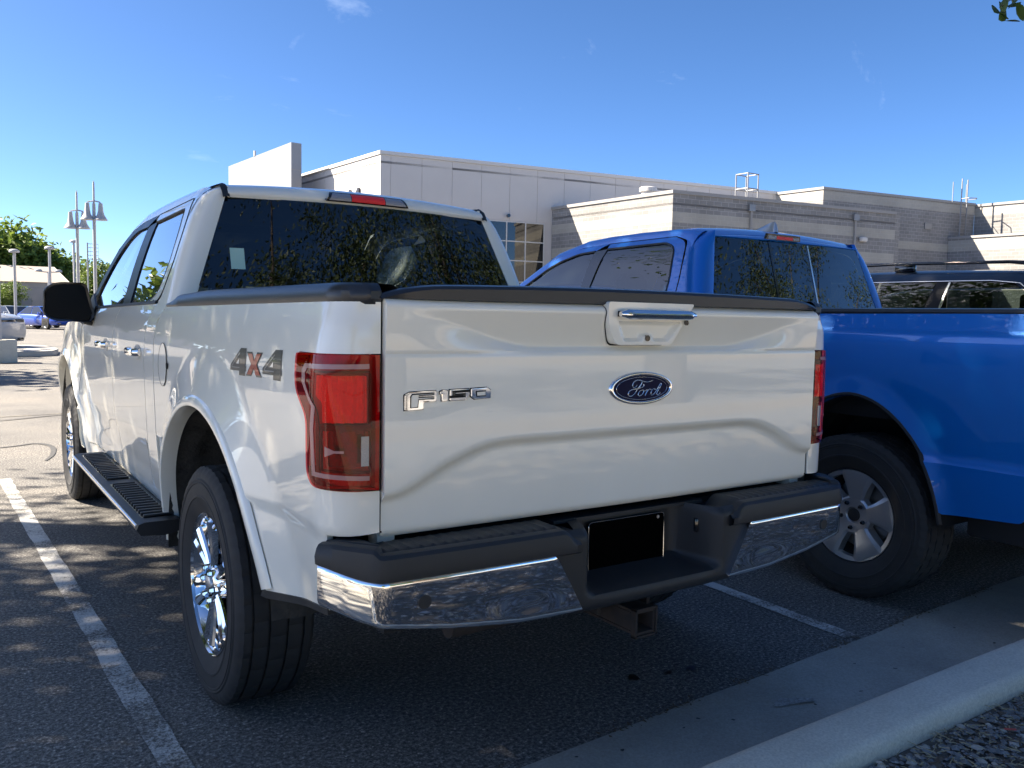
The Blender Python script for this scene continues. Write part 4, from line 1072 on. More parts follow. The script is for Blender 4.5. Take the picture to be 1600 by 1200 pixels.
bp(panel('rear_window', [(-.845, 0), (.845, 0), (.725, 1), (-.725, 1)], q_gl, .08, .1, 'glass_dark', B, 0, (0, -1, .2)))
bp(panel('window_divider', [(.128, .0), (.142, 0), (.138, .97), (.126, .97)], lambda x, t: (x, q_gl(x, t)[1]-.006, q_gl(x, t)[2]), .02, .1, 'alloy_bright', B, .005, (0, -1, 0)))
bp(panel('window_divider', [(-.26, .0), (-.24, 0), (-.24, 1), (-.26, 1)], lambda x, t: (x, q_gl(x, t)[1]-.004, q_gl(x, t)[2]), .02, .1, 'black_gloss', B, .005, (0, -1, 0)))
bp(panel('roof_header', [(-.726, 0), (.726, 0), (.726, 1), (-.726, 1)], lambda x, t: (x, 1.775-.028*(1-(x/.73)**2)*(1-t)+.03*t-.03*t*(1-t), 1.868+(q_roof(x, 1.80)[2]-1.868)*t), .07, .25, 'blue_paint', B, .02, (0, -1, .2)))
q_c = lambda x, t: (x-.13, 1.735-.006*t, 1.873+.036*t)
cbl = bp(panel('centre_brake_light', rnd([(-.17, .0, .02), (.17, 0, .02), (.16, 1, .02), (-.16, 1, .02)]), q_c, .04, .2, 'black_gloss', B, .02, (0, -1, .2)))
panel('red_lens', [(-.07, .12), (.09, .12), (.09, .88), (-.07, .88)], lambda x, t: (x-.13, 1.731, 1.873+.036*t), .04, .3, 'lens_bright', cbl, .003, (0, -1, 0))
panel('clear_lens', [(-.155, .12), (-.075, .12), (-.075, .88), (-.15, .88)], lambda x, t: (x-.13, 1.731, 1.873+.036*t), .04, .3, 'lens_clear', cbl, .003, (0, -1, 0))
panel('clear_lens', [(.095, .12), (.155, .12), (.15, .88), (.095, .88)], lambda x, t: (x-.13, 1.731, 1.873+.036*t), .04, .3, 'lens_clear', cbl, .003, (0, -1, 0))
rows = []
for y, h, w in ((2.14, .0, .03), (2.08, .018, .034), (2.0, .045, .034), (1.93, .068, .030), (1.90, .072, .024), (1.885, .05, .02), (1.875, .0, .015)):
    rows.append([(-.02+w, y, 1.945), (-.02+w*.55, y, 1.945+h*.6), (-.02+.004, y, 1.945+h), (-.02-.004, y, 1.945+h), (-.02-w*.55, y, 1.945+h*.6), (-.02-w, y, 1.945)])
bp(grid('shark_fin_antenna', rows, 'alloy', B, ang=50, outv=(0, 0, 1)))
bp(panel('windshield', [(-.74, 0), (.74, 0), (.86, 1), (-.86, 1)], lambda x, t: (x, 3.0+.95*t+.14*(1-(x/.86)**2)*t, 1.90-.50*t), .12, .1, 'glass_clear', B, 0, (0, 1, 1)))
bp(panel('hood', rnd([(-.93, 3.85), (.93, 3.85), (.88, 5.12, .1), (-.88, 5.12, .1)]), lambda x, y: (x, y, 1.33-.05*(y-3.85)-.07*max(0, (y-4.6))**2-.05*(x/.9)**4+.02*ss((abs(x)-.4)/.1)), .08, .08, 'blue_paint', B, .03, (0, 0, 1)))
bp(plate('front_fascia', rnd([(-.86, 1.10, .08), (-.92, .45, .08), (.92, .45, .08), (.86, 1.10, .08)]), lambda u, v, d: (u, 4.95+d-.12*(u/.9)**2, v), .22, 'blue_paint', B, .02))
gr = bp(plate('grille', rnd([(-.55, 1.08, .06), (-.50, .74, .06), (.50, .74, .06), (.55, 1.08, .06)]), lambda u, v, d: (u, 5.12+d-.06*(u/.9)**2, v), .07, 'black_gloss', B, .004))
for s in (-1, 1): bp(plate('headlight', rnd([(s*.58, 1.07, .03), (s*.58, .88, .03), (s*.84, .92, .03), (s*.84, 1.08, .03)]), lambda u, v, d: (u, 5.06+d-.14*(u/.9)**2, v), .09, 'lens_clear', B, .004))
bp(panel('tailgate', rnd([(-.83, 1.40), (-.83, .80, .02), (.83, .80, .02), (.83, 1.40)]), lambda x, z: (x, -.66+.02*(x/.83)**2-.01*ss((1.1-z)/.05), z), .1, .03, 'blue_paint', B, .03, (0, -1, 0)))
bp(plate('rear_bumper', rnd([(-1.0, .76, .05), (-1.0, .54, .06), (1.0, .54, .06), (1.0, .76, .05)]), lambda u, v, d: (u, -.80+d+.10*(u/1.0)**6, v), .22, 'chrome', B, .02))
for s in (-1, 1): bp(box('bumper_end', (min(s*.90, s*.99), -.60, .56), (max(s*.90, s*.99), -.26, .74), 'black_plastic', B, .02))
bp(box('underbody', (-.88, -.5, .50), (.88, 5.0, .58), 'under', B)); bp(box('bed_floor', (-.87, -.62, .88), (.87, 1.6, .90), 'black_plastic', B))
bp(box('cab_back_wall', (-.92, 1.63, .55), (.92, 1.65, 1.41), 'blue_paint', B)); bp(box('dashboard', (-.8, 3.4, .95), (.8, 3.85, 1.34), 'interior', B, .05))
bp(box('headliner', (-.70, 1.86, 1.888), (.70, 2.9, 1.892), 'interior_tan', B))
for s in (-1, 1): bp(box('door_trim', (min(s*.93, s*.96), 1.7, .6), (max(s*.93, s*.96), 3.7, 1.38), 'interior', B, .01))
for s in (-1, 1): bp(box('frame_rail', (s*.5-.05, -.62, .40), (s*.5+.05, 5.0, .52), 'under', B, .01))
bp(tube('spare_tyre', [(.28*math.cos(a*.2618), -.12+.28*math.sin(a*.2618), .46) for a in range(25)], .10, 'rubber', B, 10))
bp(box('shade_filler', (-.90, -.24, .40), (-.80, .06, .56), 'under', B, .02))  # dark box added to stand for the deep shade under the body
bp(tube('axle_tube', [(-.85, RAY, .40), (.85, RAY, .40)], .05, 'under', B, 10))
def bseat(x, y, w):
    s = bp(empty('seat')); s.parent = B
    rows = [[(x+ww/2*c_, yy+dd/2*d_, z) for c_, d_ in ((-1, -.6), (-.85, -1), (.85, -1), (1, -.6), (1, .6), (.85, 1), (-.85, 1), (-1, .6))] for z, yy, dd, ww in ((.85, y+.08, .16, w), (1.25, y-.03, .13, w), (1.42, y-.08, .10, w*.9), (1.47, y-.1, .06, w*.75))]
    grid('seat_back', rows, 'interior', s, close_u=True, cap=True)
    rows = [[(x+.13*q*c_, y-.12+.05*q*d_, z) for c_, d_ in ((-1, -.5), (-.8, -1), (.8, -1), (1, -.5), (1, .5), (.8, 1), (-.8, 1), (-1, .5))] for z, q in ((1.49, .8), (1.53, 1), (1.63, 1), (1.68, .6))]
    grid('headrest', rows, 'interior', s, close_u=True, cap=True)
for x in (-.45, .45): bseat(x, 2.95, .54); bseat(x, 2.02, .52)
WR = wheel_parts_ram()
for s in (-1, 1):
    for y, rot in ((RAY, .0), (RFY, .5)):
        bp(put_wheel(WR, B, (s*.895, y, .40), s, rot))
# ================================================================ other vehicles
mat('car_white', (.6, .6, .6), .3, coat=1); mat('car_silver_white', (.40, .41, .42), .35, coat=.6); mat('car_silver', (.42, .44, .45), .3, metal=.5, coat=1); mat('car_blue', (.01, .06, .40), .3, metal=.2, coat=1)
mat('car_grey', (.08, .09, .11), .3, metal=.4, coat=1); mat('car_navy', (.02, .03, .08), .3, coat=1); mat('car_teal', (.02, .16, .26), .3, metal=.3, coat=1)
def simple_wheel():
    bm = bmesh.new()
    lathe(bm, [(.20, -.085), (.22, -.10), (.33, -.105), (.345, -.08), (.345, .08), (.33, .105), (.2, .10)], 32)
    t = mesh_of(bm, 'rubber')
    bm = bmesh.new()
    lathe(bm, [(.205, -.095), (.19, -.08), (.17, -.02)], 32)
    for k in range(5): spoke_loft(bm, [.02, .10, .20], [.035, .03, .035], [.04]*3, [-.07, -.075, -.085], k*2*math.pi/5, [.004]*3)
    return t, mesh_of(bm, 'alloy')
SWT, SWR = simple_wheel()
def motor_car(name, label, cat, loc, rz, paint, L=4.7, Wd=1.86, H=1.48, kind='sedan', group=None):
    """nose points to local +y"""
    c = tag(empty(name, loc, rz), label, cat, group)
    h = Wd/2; y0, y1 = -L/2, L/2
    belt = .95 if kind == 'sedan' else 1.10
    if kind == 'truck': belt = 1.22
    hood = belt-.04 if kind != 'sedan' else belt-.06
    st = [(y0, .55, belt-.28, .80), (y0+.06, .34, belt-.10, .93), (y0+.35, .28, belt-.0, .985), (y0+1.0, .26, belt+.01, 1.0), (0, .25, belt, 1.0), (y1-1.25, .26, hood, 1.0), (y1-.5, .28, hood-.05, .98), (y1-.12, .32, hood-.17, .90), (y1, .45, hood-.30, .78)]
    rows = []
    for y, zl, zt, w in st:
        wz = h*w
        rows.append([(-wz*.90, y, zl), (-wz, y, zl+.14), (-wz*1.0, y, zl+(zt-zl)*.62), (-wz*.965, y, zt-.05), (-wz*.90, y, zt), (-wz*.4, y, zt+.025), (wz*.4, y, zt+.025), (wz*.90, y, zt), (wz*.965, y, zt-.05), (wz, y, zl+(zt-zl)*.62), (wz, y, zl+.14), (wz*.90, y, zl)])
    grid('body', rows, paint, c, close_u=True, cap=True, ang=50)
    if kind == 'sedan': a0, a1, b0, b1 = y0+.45, y1-1.15, y0+1.25, y1-1.95
    elif kind == 'suv': a0, a1, b0, b1 = y0+.10, y1-1.15, y0+.55, y1-1.85
    else: a0, a1, b0, b1 = y0+2.1, y1-1.35, y0+2.25, y1-2.05
    lw, rw = h*.90, h*.72
    lo = [(-lw, a0), (lw, a0), (lw, a1), (-lw, a1)]; hi = [(-rw, b0), (rw, b0), (rw, b1), (-rw, b1)]
    zb, zr = belt-.01, H-.05
    def cp(i, t): return Vector((lo[i][0]+(hi[i][0]-lo[i][0])*t, lo[i][1]+(hi[i][1]-lo[i][1])*t, zb+(zr-zb)*t))
    nm = ['rear_window', 'side_window', 'windshield', 'side_window']
    for i in range(4):
        j = (i+1) % 4
        def pt(s, t): return cp(i, t).lerp(cp(j, t), s)
        if nm[i] == 'side_window':
            for s0, s1 in ((.03, .485), (.515, .97)):
                grid(nm[i], [[pt(s0, .06), pt(s1, .06)], [pt(s0, .94), pt(s1, .94)]], 'black_gloss', c)
        else: grid(nm[i], [[pt(.03, .04), pt(.97, .04)], [pt(.03, .95), pt(.97, .95)]], 'black_gloss', c)
    # cabin shell just inside the glass and roof
    rows = [[cp(i, t)*1 - Vector((math.copysign(.012, cp(i, t).x), math.copysign(.012, cp(i, t).y-(a0+a1)/2), 0)) for i in range(4)] for t in (0, .5, 1)]
    grid('cabin', rows, paint, c, close_u=True, cap=True, ang=30)
    ym = (b0+b1)/2; ly = (b1-b0)/2
    grid('roof', [[(rw*1.02*u, ym+ly*1.03*v, zr+.05*(1-max(abs(u), abs(v))**4)+.003) for u in (-1, -.8, 0, .8, 1)] for v in (-1, -.8, 0, .8, 1)], paint, c, ang=60, outv=(0, 0, 1))
    for s in (-1, 1):
        box('headlight', (min(s*h*.42, s*h*.74), y1-.16, hood-.30), (max(s*h*.42, s*h*.74), y1-.015, hood-.18), 'lens_clear' if kind != 'truck' else 'decal_dark', c, .02)
        box('tail_light', (min(s*h*.5, s*h*.80), y0-.005, belt-.26), (max(s*h*.5, s*h*.80), y0+.10, belt-.12), 'lens_red', c, .02)
        box('door_mirror', (min(s*h*.97, s*h*1.16), a1-.35, belt), (max(s*h*.97, s*h*1.16), a1-.25, belt+.13), paint, c, .03)
        box('fog_lamp', (min(s*h*.5, s*h*.70), y1-.10, .36), (max(s*h*.5, s*h*.70), y1-.0, .43), 'black_gloss', c, .01)
        for y in (y0+.85, y1-.92):
            w = link('wheel', SWT, c, Matrix.Translation((s*(h-.09), y, .345)) @ (Matrix.Rotation(math.pi, 4, 'Z') if s > 0 else Matrix.Identity(4)))
            link('rim', SWR, w)
            box('wheel_arch', (min(s*(h-.05), s*(h+.003)), y-.39, .24), (max(s*(h-.05), s*(h+.003)), y+.39, .72), 'under', c, .02)
    box('grille', (-h*.38, y1-.12, hood-.38), (h*.38, y1-.004, hood-.20), 'black_gloss', c, .02)
    return c
# dark grey sport utility vehicle beyond the blue truck
S = tag(empty('dark_grey_suv', (5.86, 3.2, 0)), 'dark grey sport utility vehicle with roof rails behind the blue truck', 'suv')
SI = Matrix.Translation((0, -3.2, 0))
def sp(o): o.matrix_basis = SI @ o.matrix_basis; return o
SX = sms([(.3, .90), (.45, .945), (.7, .965), (1.0, .97), (1.25, .96), (1.40, .935), (1.48, .915), (1.60, .865), (1.70, .815), (1.76, .76), (1.80, .66)])
def f_s(y, z, off=0.):
    d = SX(z)+off
    if y < 1.3: d -= .14*((1.3-y)/.75)**2.4
    if y > 4.7: d -= .2*((y-4.7)/1.0)**2.4
    return (-d, y, z)
for sgn in (-1, 1):
    fs = (lambda off: (lambda y, z: f_s(y, z, off))) if sgn < 0 else (lambda off: mirror(lambda y, z: f_s(y, z, off)))
    ov = (sgn, 0, 0)
    a1_ = [p for p in sellipse(1.52, .38, .42, .42, 2, 178, 2, 24)]; a2_ = [p for p in sellipse(4.55, .38, .42, .42, 2, 178, 2, 24)]
    sp(panel('body_side', [(.62, .45), (1.0, .34)]+a1_+[(2.1, .32), (4.0, .32)]+a2_+[(5.2, .36), (5.5, .5), (5.5, .95), (5.0, 1.10), (4.1, 1.22), (3.9, 1.44), (.80, 1.47), (.62, 1.2)], fs(0), .08, .05, 'dark_paint', S, .03, ov))
    wins = [('quarter_window', rnd([(1.06, 1.475, .03), (1.30, 1.665, .10), (1.50, 1.685, .05), (1.80, 1.690), (1.83, 1.475)])), ('rear_side_window', rnd([(1.99, 1.475), (1.94, 1.688), (2.74, 1.694), (2.80, 1.475)])), ('front_side_window', rnd([(2.90, 1.475), (2.85, 1.694), (3.15, 1.685, .1), (3.55, 1.60, .1), (3.86, 1.475)]))]
    for nm, w in wins: sp(panel(nm, w, fs(.001), .1, .06, 'glass_side', S, 0, ov))
    ry = [.92, 1.0, 1.15, 1.35, 1.6, 2.2, 3.0, 3.3, 3.6, 3.95]
    low = [1.475, 1.475, 1.57, 1.688, 1.702, 1.706, 1.706, 1.690, 1.60, 1.45]; hiz = [1.62, 1.70, 1.755, 1.775, 1.785, 1.80, 1.795, 1.770, 1.68, 1.47]; hx = [.70, .68, .66, .65, .65, .65, .65, .66, .70, .80]
    rows = []
    for y, l_, z_, x_ in zip(ry, low, hiz, hx):
        p0 = Vector(f_s(y, l_)); p2 = Vector((-x_, y, z_))
        rows.append([(sgn*-q.x, q.y, q.z) for q in [p0.lerp(p2, t)+Vector((-.6, 0, .8))*.018*4*t*(1-t) for t in (0, .25, .5, .75, 1)]])
    sp(grid('roof_side', rows, 'dark_paint', S, ang=60, outv=(sgn, 0, 1)))
    sp(panel('d_pillar', [(.80, 1.47), (1.055, 1.475), (1.16, 1.575), (1.0, 1.60), (.90, 1.55)], fs(0), .06, .05, 'dark_paint', S, .01, ov))
    sp(panel('c_pillar', [(1.84, 1.475), (1.81, 1.70), (1.93, 1.70), (1.98, 1.475)], fs(.002), .06, .06, 'pillar_black', S, .008, ov))
    sp(panel('b_pillar', [(2.80, 1.475), (2.75, 1.70), (2.85, 1.70), (2.90, 1.475)], fs(.002), .06, .06, 'black_gloss', S, .008, ov))
    sp(panel('pillar_trim', [(1.835, 1.475), (1.815, 1.69), (1.832, 1.69), (1.856, 1.475)], fs(.006), .06, .06, 'alloy_bright', S, .004, ov))
    bm = bmesh.new(); add_tube(bm, [fs(.003)(*p) for p in [(1.04, 1.48), (1.28, 1.672), (1.50, 1.696), (2.2, 1.701), (3.1, 1.70), (3.5, 1.63)]], .006, 6)
    sp(fin(bm, 'window_trim', 'alloy_bright', S, 60, recalc=True))
    bm = bmesh.new(); add_tube(bm, [(sgn*.66, 1.28, 1.79), (sgn*.66, 1.33, 1.835), (sgn*.66, 1.45, 1.848), (sgn*.66, 2.4, 1.866), (sgn*.66, 3.1, 1.858), (sgn*.66, 3.22, 1.835), (sgn*.66, 3.26, 1.79)], [.02, .018, .014, .013, .014, .018, .02], 10)
    rl = sp(fin(bm, 'roof_rail_bar', 'black_gloss', S, 60, recalc=True))
    box('rail_foot', (sgn*.66-.025, 2.22, 1.795), (sgn*.66+.025, 2.40, 1.855), 'black_gloss', rl, .012)
    for y in (1.52, 4.55):
        w = sp(link('wheel', SWT, S, Matrix.Translation((sgn*.86, y, .345)) @ (Matrix.Rotation(math.pi, 4, 'Z') if sgn > 0 else Matrix.Identity(4)))); link('rim', SWR, w)
sp(grid('roof', [[(x, y, z+.03*(1-(x/.65)**2)) for x in (-.65, -.4, 0, .4, .65)] for y, z in zip(ry[1:8], hiz[1:8])], 'dark_paint', S, ang=60, outv=(0, 0, 1)))
sp(grid('rear_window', [[(-.78, .74, 1.30), (0, .70, 1.30), (.78, .74, 1.30)], [(-.68, .98, 1.70), (0, .94, 1.73), (.68, .98, 1.70)]], 'glass_dark', S))
sp(grid('tailgate', [[(-.86, .62, .5), (0, .58, .5), (.86, .62, .5)], [(-.86, .64, 1.0), (0, .60, 1.0), (.86, .64, 1.0)], [(-.78, .735, 1.29), (0, .695, 1.29), (.78, .735, 1.29)]], 'dark_paint', S))
sp(grid('windshield', [[(-.66, 3.3, 1.775), (0, 3.38, 1.80), (.66, 3.3, 1.775)], [(-.86, 4.0, 1.24), (0, 4.2, 1.25), (.86, 4.0, 1.24)]], 'glass_clear', S))
sp(grid('hood', [[(-.90, 4.0, 1.20), (0, 4.1, 1.26), (.90, 4.0, 1.20)], [(-.80, 5.2, 1.06), (0, 5.35, 1.12), (.80, 5.2, 1.06)], [(-.75, 5.4, .6), (0, 5.52, .6), (.75, 5.4, .6)]], 'dark_paint', S))
sp(box('cabin_floor', (-.88, .8, .35), (.88, 5.0, .60), 'interior', S)); 
for x in (-.42, .42):
    for y in (1.75, 2.75): sp(box('seat_back', (x-.24, y, .7), (x+.24, y+.12, 1.45), 'interior', S, .04)); sp(box('headrest', (x-.12, y-.02, 1.47), (x+.12, y+.07, 1.63), 'interior', S, .03))
# far lot on the left
G = 'cars parked across the far lot'
motor_car('parked_car', 'dark blue car at the left edge of the far lot, under the tan building', 'car', (1.7, 72, 0), R(196), 'car_navy', 4.7, group=G)
motor_car('parked_car', 'silver car between the dark blue and the teal cars', 'car', (2.3, 63, 0), R(206), 'car_silver', 4.6, group=G)
motor_car('parked_car', 'teal blue car behind the brightest blue one', 'car', (3.7, 66, 0), R(206), 'car_teal', 4.6, group=G)
motor_car('parked_car', 'bright blue car beside the big black mirror', 'car', (4.0, 60, 0), R(206), 'car_blue', 4.5, group=G)
motor_car('parked_car', 'dark grey car in the back row by the tan wall', 'car', (5.4, 75, 0), R(190), 'car_grey', 4.8, group=G)
motor_car('parked_car', 'white car in the back row right of the mirror', 'car', (12.6, 74, 0), R(185), 'car_white', 4.8, group=G)
motor_car('white_truck', 'front corner of a white pickup cut by the left edge', 'pickup truck', (-2.05, 29.6, 0), R(225), 'car_silver_white', 5.6, 2.0, 1.9, 'truck')
# ================================================================ ground
def nodes_mat(name):
    m = bpy.data.materials.new(name); m.use_nodes = True; MATS[name] = m
    return m, m.node_tree.nodes, m.node_tree.links, m.node_tree.nodes['Principled BSDF']
def N(n, t, **k):
    x = n.new('ShaderNode'+t)
    for a, b in k.items():
        if a in x.inputs: x.inputs[a].default_value = b
        else: setattr(x, a, b)
    return x
def ramp(n, pts):
    r_ = n.new('ShaderNodeValToRGB'); e = r_.color_ramp.elements
    e[0].position, e[0].color = pts[0][0], (*pts[0][1], 1); e[1].position, e[1].color = pts[-1][0], (*pts[-1][1], 1)
    for p, c in pts[1:-1]:
        q = e.new(p); q.color = (*c, 1)
    return r_
def asphalt_nodes(n, l, tone=1.38):
    t = N(n, 'TexCoord')
    a = N(n, 'TexNoise', Scale=72., Detail=5., Roughness=.85); l.new(t.outputs['Object'], a.inputs['Vector'])
    r1 = ramp(n, [(.37, (.028*tone, .027*tone, .025*tone)), (.50, (.105*tone, .100*tone, .092*tone)), (.60, (.26*tone, .248*tone, .225*tone)), (.68, (.46*tone, .445*tone, .415*tone))]); l.new(a.outputs[0], r1.inputs[0])
    v = N(n, 'TexVoronoi', Scale=58.); l.new(t.outputs['Object'], v.inputs['Vector'])
    rv = ramp(n, [(.0, (2.6, 2.5, 2.3)), (.14, (1.7, 1.65, 1.55)), (.26, (.95, .95, .95)), (1., (.8, .8, .8))]); l.new(v.outputs['Distance'], rv.inputs[0])
    b = N(n, 'TexNoise', Scale=.55, Detail=6., Roughness=.62); l.new(t.outputs['Object'], b.inputs['Vector'])
    r2 = ramp(n, [(.3, (.66, .67, .70)), (.5, (1, 1, 1)), (.7, (1.25, 1.2, 1.14))]); l.new(b.outputs[0], r2.inputs[0])
    m1 = N(n, 'Mix', data_type='RGBA', blend_type='MULTIPLY'); m1.inputs['Factor'].default_value = 1
    l.new(r1.outputs[0], m1.inputs['A']); l.new(r2.outputs[0], m1.inputs['B'])
    m2 = N(n, 'Mix', data_type='RGBA', blend_type='MULTIPLY'); m2.inputs['Factor'].default_value = 1
    l.new(m1.outputs['Result'], m2.inputs['A']); l.new(rv.outputs[0], m2.inputs['B'])
    bp_n = N(n, 'Bump', Strength=.55, Distance=.006); l.new(a.outputs[0], bp_n.inputs['Height'])
    return t, m2.outputs['Result'], bp_n.outputs[0]
m, n, l, b = nodes_mat('asphalt'); t, c, nr_ = asphalt_nodes(n, l); l.new(c, b.inputs['Base Color']); l.new(nr_, b.inputs['Normal']); b.inputs['Roughness'].default_value = .85
def paint_mat(name, col, lo=.40, hi=.56):
    m, n, l, b = nodes_mat(name); t, c, nr_ = asphalt_nodes(n, l)
    a = N(n, 'TexNoise', Scale=95., Detail=6., Roughness=.75); l.new(t.outputs['Object'], a.inputs['Vector'])
    a2 = N(n, 'TexNoise', Scale=3.5, Detail=5., Roughness=.6); l.new(t.outputs['Object'], a2.inputs['Vector'])
    s = N(n, 'Math', operation='ADD'); l.new(a.outputs[0], s.inputs[0]); l.new(a2.outputs[0], s.inputs[1])
    h = N(n, 'Math', operation='MULTIPLY'); l.new(s.outputs[0], h.inputs[0]); h.inputs[1].default_value = .5
    r_ = N(n, 'MapRange'); r_.inputs[1].default_value = lo; r_.inputs[2].default_value = hi; l.new(h.outputs[0], r_.inputs[0])
    x = N(n, 'Mix', data_type='RGBA'); l.new(r_.outputs[0], x.inputs['Factor']); x.inputs['A'].default_value = (*col, 1); l.new(c, x.inputs['B'])
    l.new(x.outputs['Result'], b.inputs['Base Color']); l.new(nr_, b.inputs['Normal']); b.inputs['Roughness'].default_value = .75
paint_mat('line_paint', (.66, .65, .61), .46, .56); paint_mat('yellow_paint', (.38, .30, .12), .30, .50)
def concrete_mat(name, c1, c2, sc=2.5, fine=120.):
    m, n, l, b = nodes_mat(name); t = N(n, 'TexCoord')
    a = N(n, 'TexNoise', Scale=sc, Detail=7., Roughness=.65); l.new(t.outputs['Object'], a.inputs['Vector'])
    f = N(n, 'TexNoise', Scale=fine, Detail=4., Roughness=.7); l.new(t.outputs['Object'], f.inputs['Vector'])
    r1 = ramp(n, [(.3, c1), (.7, c2)]); l.new(a.outputs[0], r1.inputs[0])
    r2 = ramp(n, [(.3, (.78, .78, .78)), (.7, (1.15, 1.15, 1.15))]); l.new(f.outputs[0], r2.inputs[0])
    x = N(n, 'Mix', data_type='RGBA', blend_type='MULTIPLY'); x.inputs['Factor'].default_value = 1
    l.new(r1.outputs[0], x.inputs['A']); l.new(r2.outputs[0], x.inputs['B']); l.new(x.outputs['Result'], b.inputs['Base Color'])
    bb = N(n, 'Bump', Strength=.35, Distance=.004); l.new(f.outputs[0], bb.inputs['Height']); l.new(bb.outputs[0], b.inputs['Normal'])
    b.inputs['Roughness'].default_value = .85
concrete_mat('gutter_concrete', (.30, .285, .245), (.46, .435, .375), 1.6)
concrete_mat('kerb_concrete', (.54, .51, .43), (.66, .62, .52), 3.)
concrete_mat('pale_concrete', (.36, .35, .32), (.48, .46, .42), 2.)
mat('soil', (.12, .105, .085), .95, var=(20, .8, (.09, .08, .07)), bump=(40, .8, .02))
def sheet(name, poly, z, mt, cat=None):
    bm = bmesh.new(); f = bm.faces.new([bm.verts.new((p[0], p[1], z)) for p in poly]); bm.normal_update()
    if f.normal.z < 0: f.normal_flip()
    o = fin(bm, name, mt, None, smooth=False)
    return struct(o)
sheet('ground', [(-1500, -1500), (1500, -1500), (1500, 1500), (-1500, 1500)], 0, 'asphalt')
ge = [(x, .105+.05*min(max(x, -.2), 4.2)+.008*math.sin(x*7.3)+.006*math.sin(x*19)) for x in [-30+.4*k for k in range(150)]]
sheet('gutter', [(-30, -.40), (30, -.40)]+ge[::-1], .004, 'gutter_concrete')
def strip_line(name, p0, p1, w, mt, z=.004, wob=.004):
    P0, P1 = Vector(p0), Vector(p1); d = (P1-P0); L = d.length; d.normalize(); q = Vector((-d.y, d.x))
    k = max(2, int(L/.12)); a = []; b_ = []
    for i in range(k+1):
        c = P0+d*L*i/k
        a.append(c+q*(w/2+random.uniform(-wob, wob))); b_.append(c-q*(w/2+random.uniform(-wob, wob)))
    return sheet(name, [tuple(p) for p in a+b_[::-1]], z, mt)
strip_line('parking_line', (-1.172, .17), (-1.345, 5.75), .088, 'line_paint')
strip_line('parking_line', (1.478, .21), (1.585, 5.6), .08, 'line_paint')
for x in (-4.05, -6.9, 4.35, 7.2, 10.1): strip_line('parking_line', (x, .35), (x-.08, 5.6), .085, 'line_paint')
strip_line('yellow_line', (-6.2, 9.2), (3.0, 10.9), .08, 'yellow_paint')
for x in (-5, -2, 1., 4, 7, 10, 13): strip_line('parking_line', (x, 44), (x+1.0, 49.5), .1, 'line_paint', wob=.002)
mat('tyre_mark', (.045, .045, .045), .8, var=(60, .7, (.11, .11, .105)))
def ribbon(name, pts, w, mt, z):
    a = []; b_ = []
    for i, p in enumerate(pts):
        t = (Vector(pts[min(i+1, len(pts)-1)])-Vector(pts[max(i-1, 0)])).normalized(); q = Vector((-t.y, t.x))
        ww = w*(.4+.6*math.sin(math.pi*(i+.5)/len(pts)))
        a.append(tuple(Vector(p)+q*ww/2)); b_.append(tuple(Vector(p)-q*ww/2))
    return sheet(name, a+b_[::-1], z, mt)
ribbon('tyre_mark', [tuple(p) for p in spl([(-2.6, 7.1), (-1.28, 7.48), (-.98, 7.62), (-.86, 7.35), (-.90, 6.85), (-.99, 6.5)], 6)], .05, 'tyre_mark', .0055)
ribbon('tyre_mark', [tuple(p) for p in spl([(-2.0, 9.4), (-1.1, 9.75), (-.4, 10.1), (1.2, 10.6)], 6)], .05, 'tyre_mark', .0085)
def blot(name, c, rx, ry, mt, z, seed=0, n=26):
    rnd_ = random.Random(seed); ph = [rnd_.uniform(0, 6.28) for _ in range(4)]
    return sheet(name, [(c[0]+rx*math.cos(a)*(1+.22*math.sin(2*a+ph[0])+.16*math.sin(3*a+ph[1])+.10*math.sin(5*a+ph[2])), c[1]+ry*math.sin(a)*(1+.22*math.sin(2*a+ph[0])+.16*math.sin(3*a+ph[1])+.1*math.sin(7*a+ph[3]))) for a in [2*math.pi*k/n for k in range(n)]], z, mt)
mat('oil', (.012, .012, .013), .35)
for i, (x, y, r_) in enumerate(((.392, .39, .026), (.539, .354, .017), (.643, .338, .022), (.47, .40, .008), (.60, .37, .006))): blot('oil_spot', (x, y), r_, r_*.8, 'oil', .004, i)
concrete_mat('old_tar', (.22, .21, .19), (.52, .50, .46), 60)
blot('gutter_stain', (.713, -.056), .055, .028, 'old_tar', .0085, 11); blot('gutter_stain', (.775, -.085), .03, .02, 'old_tar', .0125, 12)
for i in range(16): blot('gutter_stain', (random.uniform(-.2, 3), random.uniform(-.3, .05)), random.uniform(.003, .009), random.uniform(.003, .007), 'oil', .0165, 20+i, 9)
# kerb
prof = [(-.375, -.05), (-.368, .06), (-.362, .125), (-.370, .140), (-.385, .149), (-.405, .152), (-.52, .152), (-.540, .148), (-.552, .137), (-.556, .12), (-.56, -.05)]
rows = [[(x, y+.003*math.sin(x*2.1), z+.0015*math.sin(x*5+y*30)) for y, z in prof] for x in [-30+.25*k for k in range(241)]]
struct(grid('kerb', rows, 'kerb_concrete', None, ang=40, outv=(0, 0, 1)))
concrete_mat('old_street', (.30, .29, .27), (.38, .365, .34), .7)
